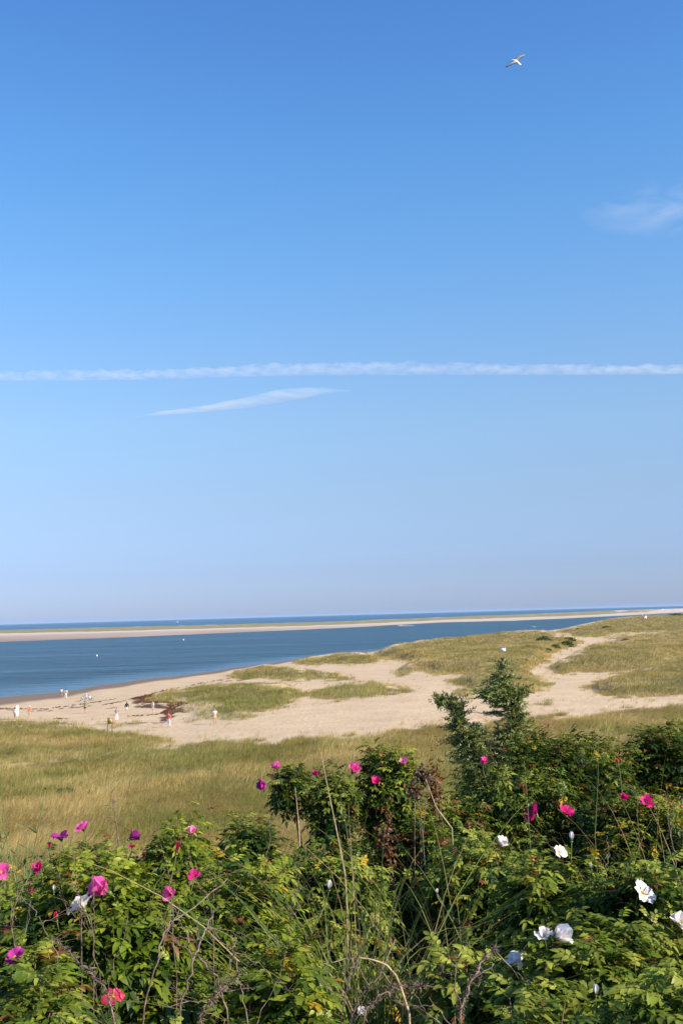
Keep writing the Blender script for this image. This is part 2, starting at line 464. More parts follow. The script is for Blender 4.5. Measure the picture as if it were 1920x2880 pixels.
# ------------------------------------------------------------------ water and far sandbar
mw, n, l, b = new_mat('sea_water')
tc = n.new('ShaderNodeTexCoord')
mp = n.new('ShaderNodeMapping'); mp.inputs['Scale'].default_value = (0.5, 1.0, 1.0); l.new(tc.outputs['Object'], mp.inputs[0])
wv = n.new('ShaderNodeTexNoise'); wv.inputs['Scale'].default_value = 0.55; wv.inputs['Detail'].default_value = 6; wv.inputs['Roughness'].default_value = 0.62; l.new(mp.outputs[0], wv.inputs['Vector'])
mp2 = n.new('ShaderNodeMapping'); mp2.inputs['Scale'].default_value = (0.006, 0.028, 1.0); l.new(tc.outputs['Object'], mp2.inputs[0])
w2 = n.new('ShaderNodeTexNoise'); w2.inputs['Scale'].default_value = 1.0; w2.inputs['Detail'].default_value = 8; w2.inputs['Roughness'].default_value = .68; l.new(mp2.outputs[0], w2.inputs['Vector'])
rp = n.new('ShaderNodeValToRGB'); rp.color_ramp.elements[0].color = (0.003, 0.026, 0.040, 1); rp.color_ramp.elements[1].color = (0.026, 0.085, 0.110, 1)  # dark and light streaks painted into the water colour for ripple shading
rp.color_ramp.elements[0].position = 0.40; rp.color_ramp.elements[1].position = 0.62
l.new(w2.outputs['Fac'], rp.inputs[0])
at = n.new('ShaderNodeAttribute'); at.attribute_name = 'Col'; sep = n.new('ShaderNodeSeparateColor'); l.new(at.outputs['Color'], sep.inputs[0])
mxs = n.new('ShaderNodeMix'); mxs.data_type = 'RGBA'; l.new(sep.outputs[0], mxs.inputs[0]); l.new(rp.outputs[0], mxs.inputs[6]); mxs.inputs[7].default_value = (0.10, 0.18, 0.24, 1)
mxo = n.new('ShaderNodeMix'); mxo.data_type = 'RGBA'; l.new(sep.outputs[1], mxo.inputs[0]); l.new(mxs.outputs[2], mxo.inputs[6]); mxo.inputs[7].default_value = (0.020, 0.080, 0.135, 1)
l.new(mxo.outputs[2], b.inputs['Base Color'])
b.inputs['Roughness'].default_value = 0.28
b.inputs['IOR'].default_value = 1.33; b.inputs['Specular IOR Level'].default_value = 0.31
bp = n.new('ShaderNodeBump'); bp.inputs['Strength'].default_value = 1.0; bp.inputs['Distance'].default_value = 0.9
mp3 = n.new('ShaderNodeMapping'); mp3.inputs['Scale'].default_value = (0.035, 0.11, 1.0); mp3.inputs['Rotation'].default_value = (0, 0, .35); l.new(tc.outputs['Object'], mp3.inputs[0])
w3 = n.new('ShaderNodeTexNoise'); w3.inputs['Scale'].default_value = 1.0; w3.inputs['Detail'].default_value = 4; l.new(mp3.outputs[0], w3.inputs['Vector'])
wm = n.new('ShaderNodeMath'); wm.operation = 'MULTIPLY_ADD'; wm.inputs[1].default_value = 3.2; l.new(w3.outputs['Fac'], wm.inputs[0]); l.new(wv.outputs['Fac'], wm.inputs[2])
l.new(wm.outputs[0], bp.inputs['Height']); l.new(bp.outputs[0], b.inputs['Normal'])
NWA, NWR = 260, 320
wa = np.linspace(R(-60), R(60), NWA); wr = np.geomspace(120, 60000, NWR)
WA, WR = np.meshgrid(wa, wr)
i = np.arange(NWR - 1)[:, None] * NWA; j = np.arange(NWA - 1)[None]
WX, WY = WR * np.sin(WA), WR * np.cos(WA)
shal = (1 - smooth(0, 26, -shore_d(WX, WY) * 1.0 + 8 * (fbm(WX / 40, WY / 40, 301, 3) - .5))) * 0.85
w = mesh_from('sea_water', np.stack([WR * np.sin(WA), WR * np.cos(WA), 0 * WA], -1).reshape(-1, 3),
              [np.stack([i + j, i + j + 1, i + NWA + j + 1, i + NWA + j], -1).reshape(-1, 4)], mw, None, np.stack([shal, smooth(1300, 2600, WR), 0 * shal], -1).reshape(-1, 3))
w['kind'] = 'structure'

# sandbar: rows from the channel edge to the ocean side, (photo y, height) at stations along photo x
ST = [(-500, 1827, 1799, 1789), (0, 1806, 1782, 1772), (320, 1794, 1775, 1764), (640, 1780, 1766, 1756), (960, 1766, 1757, 1747.5), (1240, 1750.5, 1744, 1736), (1440, 1746, 1737.5, 1728.5), (1600, 1739, 1732.5, 1722.5), (1760, 1731, 1724.5, 1715.5), (1920, 1722, 1718, 1711), (2300, 1709.5, 1707, 1701)]
stx = np.array([s[0] for s in ST], float)
NX = 500
bx = np.linspace(-500, 2300, NX)
e0 = np.interp(bx, stx, [s[1] for s in ST]) + 0.8 * (fbm(bx / 60, bx * 0, 41, 3) - .5)
e1 = np.interp(bx, stx, [s[2] for s in ST]) + 2.4 * (fbm(bx / 45, bx * 0, 42, 4) - .5)
e2 = np.interp(bx, stx, [s[3] for s in ST]) + 1.3 * (fbm(bx / 70, bx * 0, 43, 4) - .5)
def rz(px, py, z): return np.array([on_z(a, bb, zz) for a, bb, zz in zip(px, py, z)])
A0 = rz(bx, e0, np.zeros(NX)); A1 = rz(bx, e1, np.full(NX, 1.3)); A2 = rz(bx, e2, np.full(NX, 2.4))
rows = []; cols = []
NB = 70
for k in range(NB):
    t = k / (NB - 1)
    if t < 0.5:
        s = t / 0.5; P = A0 * (1 - s) + A1 * s; P[:, 2] = 1.3 * s ** 0.8 - 0.25 * (s == 0)
    elif t < 0.93:
        s = (t - 0.5) / 0.43; P = A1 * (1 - s) + A2 * s; P[:, 2] = 1.3 + 1.1 * s + 0.55 * (fbm(P[:, 0] / 25, P[:, 1] / 25, 44, 3) - .45) * np.sin(np.pi * s)
    else:
        s = (t - 0.93) / 0.07; P = A2 * (1 + 0.10 * s); P[:, 2] = 2.4 * (1 - s) - 0.4 * s
    # cover: 0 sand, 1 grass
    c = np.zeros(NX)
    if 0.5 <= t < 0.93:
        s = (t - .5) / .43
        nn = fbm(bx / 30, np.full(NX, s * 4), 45, 4)
        edge = np.interp(bx, [0, 1300, 1600, 1800, 1900], [1.0, 1.0, 0.8, 0.45, 0.0])
        c = smooth(0.30, 0.42, nn + (0.25 - 1.3 * np.maximum(s - 0.72, 0)) * edge - (1 - edge) * .35)
    wet = np.interp(t, [0, 0.1, 0.3, 0.42], [1, .85, .55, 0.0]) * np.interp(bx, [0, 700, 1200], [1, .8, .25]) * np.ones(NX)
    wet = wet * (0.6 + 0.8 * fbm(bx / 160, np.full(NX, t * 9), 46, 3))
    if t >= .5: wet = 0 * wet
    rows.append(P); cols.append(np.stack([c, np.clip(wet, 0, 1), 0 * c], -1))
i = np.arange(NB - 1)[:, None] * NX; j = np.arange(NX - 1)[None]
ms, n, l, b = new_mat('sandbar_sand')
at = n.new('ShaderNodeAttribute'); at.attribute_name = 'Col'
sep = n.new('ShaderNodeSeparateColor'); l.new(at.outputs['Color'], sep.inputs[0])
tc = n.new('ShaderNodeTexCoord'); nz = n.new('ShaderNodeTexNoise'); nz.inputs['Scale'].default_value = 0.05; nz.inputs['Detail'].default_value = 7; l.new(tc.outputs['Object'], nz.inputs['Vector'])
gr = n.new('ShaderNodeValToRGB'); gr.color_ramp.elements[0].color = (0.17, 0.15, 0.055, 1); gr.color_ramp.elements[1].color = (0.34, 0.28, 0.12, 1)
gr.color_ramp.elements[0].position = 0.35; gr.color_ramp.elements[1].position = 0.65; l.new(nz.outputs['Fac'], gr.inputs[0])
sd = n.new('ShaderNodeRGB'); sd.outputs[0].default_value = (0.58, 0.47, 0.36, 1)
c1 = mixc(sep.outputs[1], sd.outputs[0], (0.30, 0.215, 0.16, 1))
c2 = mixc(sep.outputs[0], c1, gr.outputs[0])
l.new(c2, b.inputs['Base Color']); b.inputs['Roughness'].default_value = 0.9
o = mesh_from('sandbar', np.concatenate(rows), [np.stack([i + j, i + j + 1, i + NX + j + 1, i + NX + j], -1).reshape(-1, 4)], ms, None, np.concatenate(cols), True)
o['kind'] = 'structure'

# ------------------------------------------------------------------ dune grass (stuff)
def grass_points(r0, r1, dens, a0=R(-21), a1=R(21)):
    n = int(0.5 * (r1 * r1 - r0 * r0) * (a1 - a0) * dens)
    r = np.sqrt(rng.uniform(r0 * r0, r1 * r1, n)); a = rng.uniform(a0, a1, n)
    x, y = r * np.sin(a), r * np.cos(a)
    z = ground(x, y)
    ok = shore_d(x, y) > 6
    x, y, z = x[ok], y[ok], z[ok]
    cov, gr, px, py = grass_cover(x, y, z)
    hal = grid_sample(HALO, x, y) * (fbm(x / 1.7, y / 1.7, 61, 3) > .52) * (shore_d(x, y) > 30)
    k = rng.random(len(x)) < np.maximum(cov ** 1.2, .75 * hal ** 1.4)
    return x[k], y[k], z[k], gr[k]

GV, GF, GC, gn = [], [], [], 0
def add_blades(x, y, z, gr, nb, length, width, segs, spread):
    global gn
    n = len(x)
    if n == 0: return
    N = n * nb
    X = np.repeat(x, nb) + rng.normal(0, spread, N); Y = np.repeat(y, nb) + rng.normal(0, spread, N); Z = np.repeat(z, nb) - 0.03
    G = np.repeat(gr, nb)
    # wind and swirl
    ang = -0.25 + 2.0 * (fbm(X / 5.5, Y / 5.5, 101, 3) - 0.5) * 2 + rng.normal(0, 0.75, N)
    lean = np.clip(0.60 + 1.2 * (fbm(X / 4, Y / 4, 111, 3) - 0.5) + rng.normal(0, 0.18, N), 0.05, 1.35)
    L = length * rng.uniform(0.6, 1.15, N) * (0.72 + 0.6 * fbm(X / 3, Y / 3, 121, 2)) * np.repeat(rng.uniform(.75, 1.15, n), nb)
    dx, dy = np.cos(ang), np.sin(ang)
    wx, wy = -dy, dx
    az = rng.uniform(0, np.pi, N); wx, wy = np.cos(az), np.sin(az)
    t = np.linspace(0, 1, segs + 1)
    V = []
    for k, tt in enumerate(t):
        hx = L * (lean * tt ** 1.8) * 0.95; hz = L * (tt - 0.45 * lean * tt ** 2.2)
        cx, cy, cz = X + dx * hx, Y + dy * hx, Z + hz
        wd = width * (1 - tt) ** 0.7 * 0.5
        if k < segs:
            V.append(np.stack([cx - wx * wd, cy - wy * wd, cz], -1)); V.append(np.stack([cx + wx * wd, cy + wy * wd, cz], -1))
        else:
            V.append(np.stack([cx, cy, cz], -1))
    nv = len(V)
    V = np.stack(V, 1)
    b0 = gn + np.arange(N) * nv
    for k in range(segs - 1):
        q = np.stack([b0 + 2 * k, b0 + 2 * k + 1, b0 + 2 * k + 3, b0 + 2 * k + 2], -1)
        GF.append(np.concatenate([q[:, [0, 1, 2]], q[:, [0, 2, 3]]]))
    GF.append(np.stack([b0 + 2 * segs - 2, b0 + 2 * segs - 1, b0 + 2 * segs], -1))
    patch = fbm(X / 9, Y / 9, 131, 4); fine = fbm(X / 1.6, Y / 1.6, 132, 2)
    g = np.clip(G + 1.7 * (patch - 0.5) + 0.5 * (fine - .5) + rng.normal(0, 0.16, N), 0, 1)[:, None]
    tan = np.array([0.62, 0.465, 0.19]); green = np.array([0.27, 0.285, 0.072]); brown = np.array([0.30, 0.20, 0.09])
    c = tan * (1 - g) + green * g
    br = (rng.random(N) < 0.10)[:, None]
    c = np.where(br, brown, c) * (0.65 + 0.6 * rng.random((N, 1)))
    GC.append(np.repeat(c[:, None], nv, 1).reshape(-1, 3)); GV.append(V.reshape(-1, 3)); gn += N * nv

for r0, r1, d, nb, L, w_, s_, sp in [(14, 40, 4, 14, 0.65, 0.012, 3, 0.12), (40, 75, 18, 15, 0.66, 0.013, 3, 0.13), (75, 125, 11, 13, 0.66, 0.020, 2, 0.15),
                                (125, 200, 5, 9, 0.66, 0.034, 2, 0.18), (200, 330, 2.6, 8, 0.75, 0.06, 2, 0.25), (330, 600, 0.9, 7, 0.8, 0.12, 2, 0.4), (600, 1500, 0.16, 7, 0.95, 0.3, 2, 0.9)]:
    x, y, z, gr = grass_points(r0, r1, d)
    add_blades(x, y, z, gr, nb, L, w_, s_, sp)
o = mesh_from('dune_grass', np.concatenate(GV), [np.concatenate(GF)], M_grass, None, np.concatenate(GC))
tag(o, 'tan and olive beach grass covering the dunes and the field', 'beach grass'); o['kind'] = 'stuff'
del GV, GF, GC

# seaweed clumps lying on the sand (stuff)
sv = MB()
pts = []
for poly in SEAWEED:
    p = np.array(poly)
    for _ in range(2600):
        q = rng.uniform(p.min(0), p.max(0))
        if in_poly(q[0:1], q[1:2], poly)[0]: pts.append(on_z(q[0], q[1], 1.4)[:2])
for line in WRACK:
    ln = np.array(line, float)
    for xx in np.arange(ln[0, 0], ln[-1, 0], 1.6):
        if rng.random() < 0.55: pts.append(on_z(xx, np.interp(xx, ln[:, 0], ln[:, 1]) + rng.normal(0, 1.0), 1.3)[:2])
for (x, y) in pts:
    z = float(ground(x, y)); a = rng.uniform(0, 6.28); s = rng.uniform(0.12, 0.4)
    q = np.array([(math.cos(a), math.sin(a), 0), (-.4 * math.sin(a), .4 * math.cos(a), 0.1), (-math.cos(a), -math.sin(a), 0), (.4 * math.sin(a), -.4 * math.cos(a), 0), (0, 0, rng.uniform(.2, .6))]) * s
    c = np.array([0.15, 0.058, 0.030]) * rng.uniform(.5, 1.5)
    sv.add(q + (x, y, z - 0.01), [[[0, 1, 4], [1, 2, 4], [2, 3, 4], [3, 0, 4]]], c)
o = sv.build('seaweed', M_grass); tag(o, 'dark brown seaweed washed up in patches and lines on the sand', 'seaweed'); o['kind'] = 'stuff'

# ------------------------------------------------------------------ rose leaves
def leaflet(x0, y0, ang, L, W, droop, near):
    """one leaflet in the leaf's own frame; returns verts, faces"""
    if near:
        v = np.array([(0, 0, 0), (.30, .46, .10), (.30, -.46, .10), (.68, .40, .07), (.68, -.40, .07), (1, 0, -.08), (.32, 0, -.02), (.68, 0, -.02)], float)
        f3 = [(0, 6, 1), (0, 2, 6), (7, 5, 3), (4, 5, 7)]; f4 = [(6, 7, 3, 1), (2, 4, 7, 6)]
        tri = f3 + [(a, b_, c) for a, b_, c, d in f4] + [(a, c, d) for a, b_, c, d in f4]
    else:
        v = np.array([(0, 0, 0), (.45, .48, .13), (1, 0, -.05), (.45, -.48, .13)], float)
        tri = [(0, 2, 1), (0, 3, 2)]
    v = v * (L, W, L)
    v[:, 2] -= droop * (v[:, 0] / L) ** 2 * L
    c, s = math.cos(ang), math.sin(ang)
    x = v[:, 0] * c - v[:, 1] * s + x0; y = v[:, 0] * s + v[:, 1] * c + y0
    return np.stack([x, y, v[:, 2]], -1), np.array(tri)

def leaf_template(seed, near):
    r = random.Random(seed)
    V, F, n_ = [], [], 0
    arch = r.uniform(0.02, 0.6)
    items = []
    for k in range(3):
        x0 = 0.30 + 0.20 * k
        for s in (1, -1):
            items.append((x0, 0.012 * s, s * R(r.uniform(48, 68)), r.uniform(.30, .37) * (0.85 + .1 * k), r.uniform(.19, .235), r.uniform(-.1, .7)))
    items.append((0.86, 0, R(r.uniform(-10, 10)), r.uniform(.32, .40), .23, r.uniform(.1, .4)))
    for it in items:
        v, f = leaflet(*it, near)
        v[:, 2] -= arch * v[:, 0] ** 2
        V.append(v); F.append(f + n_); n_ += len(v)
    # rachis
    xs = np.array([0, .45, .88]); rv = np.stack([np.repeat(xs, 2), np.tile([.010, -.010], 3), np.repeat(-arch * xs ** 2 - .004, 2)], -1)
    V.append(rv); F.append(np.array([(0, 1, 3), (0, 3, 2), (2, 3, 5), (2, 5, 4)]) + n_)
    nleaf = n_
    return np.concatenate(V), np.concatenate(F), nleaf
T_NEAR = [leaf_template(s, True) for s in range(6)]
T_FAR = [leaf_template(s, False) for s in range(6)]

def place_leaves(mb, P, D, N, L, C, near):
    D = unit(D); S = unit(np.cross(N, D)); N = np.cross(D, S)
    which = rng.integers(0, 6, len(P))
    for k in range(6):
        tv, tf, nl = (T_NEAR if near else T_FAR)[k]
        ii = np.where(which == k)[0]
        if not len(ii): continue
        V = P[ii][:, None] + L[ii][:, None, None] * (tv[None, :, 0:1] * D[ii][:, None] + tv[None, :, 1:2] * S[ii][:, None] + tv[None, :, 2:3] * N[ii][:, None])
        nv = len(tv)
        F = (tf[None] + (np.arange(len(ii)) * nv)[:, None, None]).reshape(-1, 3)
        # each leaflet a little different
        c = np.repeat(C[ii][:, None], nv, 1).copy()
        per = 8 if near else 4
        lj = rng.uniform(0.78, 1.22, (len(ii), 8)); idx = np.minimum(np.arange(nv) // per, 7)
        c *= lj[:, idx][:, :, None]
        mb.add(V.reshape(-1, 3), [F], c.reshape(-1, 3))

PAL = {  # dark (old leaves, darkened further to paint inner shade), mid, young tip
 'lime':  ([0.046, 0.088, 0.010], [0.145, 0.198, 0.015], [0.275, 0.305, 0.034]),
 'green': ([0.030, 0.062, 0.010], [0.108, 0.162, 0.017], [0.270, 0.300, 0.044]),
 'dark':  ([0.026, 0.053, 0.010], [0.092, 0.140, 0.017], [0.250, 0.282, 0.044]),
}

# ------------------------------------------------------------------ roses
def petal_mesh(mb, base, A, U, V_, size, th0, th1, wid, col, wave, seed):
    """one broad notched petal: leaves the axis A at angle th0 and bends to th1; U outward, V_ sideways"""
    r = random.Random(seed)
    nu, nv = 7, 7
    ph = r.uniform(0, 6.28)
    us = np.linspace(0, 1, nu); P = []
    x = z = 0.0; prof = []
    for k, u in enumerate(us):
        th = th0 + (th1 - th0) * u
        if k:
            x += math.sin(th) / (nu - 1); z += math.cos(th) / (nu - 1)
        prof.append((x, z, th))
    G = []
    for k, u in enumerate(us):
        x, z, th = prof[k]
        w = wid * (0.16 + 0.95 * math.sin(min(u * 1.05, 1) * math.pi * 0.62)) * (1 - 0.22 * max(0, u - 0.8) / 0.2)
        for v in np.linspace(-1, 1, nv):
            cup = 0.20 * v * v * w
            notch = -0.09 * math.exp(-(v / 0.28) ** 2) * (u > 0.99) - 0.16 * v ** 4 * u
            ruf = wave * u * u * math.sin(3.1 * v + ph + 2 * u) * 0.5 + wave * .4 * u * math.sin(7 * v + ph * 2)
            xx = x + math.sin(th) * notch - math.cos(th) * (cup + ruf); zz = z + math.cos(th) * notch + math.sin(th) * (cup + ruf)
            G.append(base + size * (U * xx + A * zz + V_ * (v * w)))
    G = np.array(G)
    i = np.arange(nu - 1)[:, None] * nv; j = np.arange(nv - 1)[None]
    u = np.repeat(us, nv)[:, None]; v = np.tile(np.linspace(-1, 1, nv), nu)[:, None]
    vein = 1 + 0.10 * np.sin(v * 17 + ph) * u
    c = (np.asarray(col) * (0.82 + 0.28 * u) + (np.array([0.75, 0.7, 0.35]) * 0.6 - np.asarray(col) * .5) * np.clip(0.22 - u, 0, 1) * 3) * vein
    mb.add(G, [np.stack([i + j, i + j + 1, i + nv + j + 1, i + nv + j], -1).reshape(-1, 4)], c)

def rose(parent, pos, face, diam, col, form, seed, label, stem_to=None):
    """form: open / cup / half / bud / limp"""
    r = random.Random(seed)
    A = unit(face); ref = np.array([0, 0, 1.0]) if abs(A[2]) < 0.9 else np.array([0, 1.0, 0])
    X = unit(np.cross(ref, A)); Y = np.cross(A, X)
    base = np.asarray(pos) - A * diam * 0.12
    mb = MB()
    pr = {'open': (R(42), R(92), .43, .12), 'cup': (R(26), R(74), .43, .13), 'half': (R(12), R(44), .42, .11), 'bud': (R(7), R(-3), .24, .02), 'limp': (R(60), R(150), .34, .10)}[form]
    size = diam * {'open': .60, 'cup': .66, 'half': .78, 'bud': .85, 'limp': .55}[form]
    np_ = 5 if form != 'bud' else 4
    off = r.uniform(0, 6.28)
    for k in range(np_):
        a = off + k * 2 * math.pi / np_ + r.uniform(-.24, .24)
        U = X * math.cos(a) + Y * math.sin(a); V_ = -X * math.sin(a) + Y * math.cos(a)
        petal_mesh(mb, base, A, U, V_, size * r.uniform(.78, 1.15), pr[0] + R(r.uniform(-16, 16)) * (form != 'bud'), pr[1] + R(r.uniform(-42, 42)) * (form != 'bud'), pr[2] * r.uniform(.92, 1.05), np.asarray(col) * r.uniform(.88, 1.1), pr[3] * r.uniform(.7, 1.5), seed * 7 + k)
    name = 'flower_bud' if form == 'bud' else 'flower'
    f = mb.build(name, M_petal, parent, True)
    if label: f['label'] = label
    if form in ('open', 'cup', 'limp'):
        st = MB()
        for k in range(46):
            a = r.uniform(0, 6.28); q = r.uniform(.02, .17); h = r.uniform(.10, .2)
            p = base + size * ((X * math.cos(a) + Y * math.sin(a)) * q + A * h)
            p0 = base + size * ((X * math.cos(a) + Y * math.sin(a)) * q * .4 + A * .02)
            tube(st, [p0, p], size * .012, 3); ellipsoid(st, p, size * .028, 5, 4)
        st.build('stamens', M_stamen, f)
    cx = MB()
    ellipsoid(cx, base - A * size * 0.07, size * (0.13 if form != 'bud' else .16), 8, 6)
    for k in range(5):
        a = off + (k + .5) * 2 * math.pi / 5
        U = X * math.cos(a) + Y * math.sin(a)
        out = {'open': .55, 'cup': .45, 'half': .35, 'bud': .22, 'limp': .4}[form]
        pts = [base - A * size * .02 + U * size * .08, base + (U * out * .6 + A * .25) * size, base + (U * out + A * (.5 if form == 'bud' else .35)) * size]
        tube(cx, pts, [size * .05, size * .035, size * .006], 4)
    if stem_to is not None:
        s0 = base - A * size * .1
        tube(cx, bez(s0, s0 - A * diam * .9, stem_to, 7), [.0022, .0024, .0026, .0028, .003, .003, .003], 5)
    cx.build('calyx', M_green, f, True)
    return f

BUSH = {}
def crown_hit(bk, px, py):
    """where the view ray at a photo pixel meets the bush's crown, or the nearest point to it"""
    B = BUSH[bk]; d = ray(px, py)
    o = (CAMP - B['c']) / B['r']; dd = d / B['r']
    a = dd @ dd; b_ = o @ dd; c = o @ o - 0.94
    disc = b_ * b_ - a * c
    t = (-b_ - math.sqrt(disc)) / a if disc > 0 else -b_ / a
    return CAMP + d * t

def bush(key, px, hw, top, Y, pal, n_shoots, label, bottom=None, leafL=None, flowers=(), yellow=0.02, hips=0, dead=0.018, bare=0.0, cat='rose bush', depth=None):
    near = Y < 6.6
    if leafL is None: leafL = .128 if Y < 4.6 else .112
    n_shoots = int(n_shoots * (1.25 if Y < 4.6 else 1.5))
    tp = at_y(px, top, Y)
    gz = float(ground(tp[0], Y))
    lo = gz if bottom is None else float(at_y(px, bottom, Y)[2])
    rx = hw * Y / FPX * 1.0
    rz_ = (tp[2] - lo) * (0.62 if bottom is None else 0.5)
    c = np.array([tp[0], Y, tp[2] - rz_ * .94])
    ry = depth or min(max(rx * 0.85, 0.30), 0.75)
    rad = np.array([rx, ry, rz_])
    BUSH[key] = dict(c=c, r=rad)
    root = empty('rose_bush', (tp[0], Y, gz)); tag(root, label, cat, 'beach rose bushes along the overlook')
    off = np.array([tp[0], Y, gz])
    fl = []
    for f in flowers:
        p = crown_hit(key, f[0], f[1]); fl.append((p, f))
    # shoot tips on a lumpy crown
    u = unit(rng.normal(size=(n_shoots * 2, 3))); 
    u = u[(u[:, 2] > (-0.25 if bottom is None else -0.95))][:n_shoots]
    u = u * (np.sum(np.abs(u) ** 3.2, axis=1, keepdims=True) ** (-1 / 3.2)) * .93
    lump = 0.88 + 0.62 * (fbm(u[:, 0] * 3.4 + 9 + px, u[:, 1] * 3.4 + u[:, 2] * 3.4 + 5, 7, 3) - 0.46)
    rr = lump * np.where(rng.random(len(u)) < 0.72, rng.uniform(0.86, 1.04, len(u)), rng.uniform(0.45, 0.86, len(u)))
    tips = c + u * rad * rr[:, None]
    gzt = ground(tips[:, 0], tips[:, 1])
    tips[:, 2] = np.maximum(tips[:, 2], gzt + 0.12)
    base = np.array([c[0], c[1], max(gz, lo - .1)]) + np.stack([(tips[:, 0] - c[0]) * .25, (tips[:, 1] - c[1]) * .25, 0 * rr], -1)
    sd_ = unit(unit(tips - base) + 0.45 * u + np.array([0, 0, .25]) + rng.normal(0, .18, u.shape))
    nl = 8
    P, D, N, L, C = [], [], [], [], []
    pd, pm, pt = [np.array(q) for q in PAL[pal]]
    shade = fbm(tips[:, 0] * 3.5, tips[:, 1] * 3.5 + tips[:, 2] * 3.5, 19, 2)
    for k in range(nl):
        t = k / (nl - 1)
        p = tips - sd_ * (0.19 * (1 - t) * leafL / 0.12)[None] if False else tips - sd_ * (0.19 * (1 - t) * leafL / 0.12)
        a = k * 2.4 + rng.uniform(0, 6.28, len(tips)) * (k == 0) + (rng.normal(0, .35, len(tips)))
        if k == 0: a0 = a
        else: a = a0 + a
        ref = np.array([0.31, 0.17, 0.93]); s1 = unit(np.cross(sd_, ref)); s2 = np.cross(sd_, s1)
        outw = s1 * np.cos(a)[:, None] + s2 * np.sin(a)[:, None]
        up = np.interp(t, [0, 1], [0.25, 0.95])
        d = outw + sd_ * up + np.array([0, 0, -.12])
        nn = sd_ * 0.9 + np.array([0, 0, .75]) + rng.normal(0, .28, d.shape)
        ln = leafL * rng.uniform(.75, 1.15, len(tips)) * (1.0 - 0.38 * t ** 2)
        young = np.clip(t * 0.9 - 0.15 + rng.normal(0, .2, len(tips)) + (shade - .5) * 1.7, 0, 1)[:, None]  # low values take older leaf colour plus the painted-in shade
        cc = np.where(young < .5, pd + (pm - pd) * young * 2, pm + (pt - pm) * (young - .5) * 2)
        cc = cc * rng.uniform(.8, 1.2, (len(tips), 1))
        yl = rng.random(len(tips)) < yellow * (1.6 - t); cc[yl] = np.array([0.50, 0.33, 0.03]) * rng.uniform(.6, 1.1, (yl.sum(), 1))
        dl = rng.random(len(tips)) < dead; cc[dl] = np.array([0.20, 0.085, 0.03]) * rng.uniform(.5, 1.3, (dl.sum(), 1))
        P.append(p); D.append(d); N.append(nn); L.append(ln); C.append(cc)
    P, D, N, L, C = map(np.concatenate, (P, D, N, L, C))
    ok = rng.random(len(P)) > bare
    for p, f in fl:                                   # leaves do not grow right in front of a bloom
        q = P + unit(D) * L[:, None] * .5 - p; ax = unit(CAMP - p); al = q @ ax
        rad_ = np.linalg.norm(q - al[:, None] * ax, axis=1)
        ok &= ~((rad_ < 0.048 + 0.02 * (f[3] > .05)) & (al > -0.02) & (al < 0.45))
        sx_ = np.array(SDIR); al = q @ sx_                # leaves on the sun side removed so light reaches the bloom
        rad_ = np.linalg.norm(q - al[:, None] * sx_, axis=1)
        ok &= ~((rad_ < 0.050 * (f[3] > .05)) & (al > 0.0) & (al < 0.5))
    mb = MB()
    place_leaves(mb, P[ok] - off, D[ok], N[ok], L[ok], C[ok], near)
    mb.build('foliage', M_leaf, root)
    # canes
    st = MB()
    b0 = np.array([c[0], c[1], gz - 0.05])
    sel = rng.choice(len(tips), min(len(tips), (60 if near else 34) if bottom is None else 26), replace=False)
    for k in sel:
        s = b0 + np.array([rng.normal(0, rx * .16), rng.normal(0, ry * .16), 0])
        if bottom is not None: s = np.array([c[0] + rx * .35 + rng.normal(0, .02), c[1] + rng.normal(0, .02), lo - .02])
        mid = s * .45 + tips[k] * .55 + np.array([rng.normal(0, .05), rng.normal(0, .05), .10])
        if bottom is not None: mid[2] -= .1
        tube(st, bez(s, mid, tips[k], 9) - off, np.linspace(.0065, .002, 9), 5)
    if bottom is not None:
        for k in range(3):
            tube(st, bez(b0 + np.array([rx * (1.2 + .5 * k), 0, 0]), (c[0] + rx * .9, c[1], (lo + gz) / 2 + .1), (c[0] + rx * .35, c[1], lo), 10) - off, np.linspace(.010, .0065, 10), 6)
    st.build('stems', M_cane, root)
    # blooms
    for i_, (p, f) in enumerate(fl):
        _, _, colr, dm, form, fc, lab = f
        if fc is None: fc = (rng.normal(0, .5), -0.6, 0.8)
        tgt = p * .75 + c * .25 + np.array([0, 0, -.08])
        rose(root, p - off, np.array(fc, float), dm * 1.13, FC[colr], form, int(f[0] * 7 + f[1]), lab, tgt - off)
    hm = None
    for k in range(hips):
        q = tips[rng.integers(len(tips))]
        for _ in range(20):
            q = tips[rng.integers(len(tips))]
            if (q - c)[1] < 0.2 * ry and (q - c)[2] > -.1 * rz_: break
        if hm is None:
            h = MB(); ellipsoid(h, (0, 0, 0), (.012, .012, .010), 8, 6)
            for a in range(5):
                a_ = a * 1.2566
                tube(h, [(0, 0, .008), (.010 * math.cos(a_), .010 * math.sin(a_), .018), (.022 * math.cos(a_), .022 * math.sin(a_), .024)], [.003, .0025, .0006], 4)
            ho = h.build('rose_hip', M_hip, root, True); hm = ho
        else:
            ho = hm.copy(); COL.objects.link(ho); ho.parent = root
        ho.location = q - off + np.array([0, -.03, .02]); s = rng.uniform(.55, .95) * (1 if Y < 8.5 else 1.35); ho.scale = (s, s, s); ho.rotation_euler = (rng.normal(0, .5), rng.normal(0, .5), rng.uniform(0, 6))
    return root

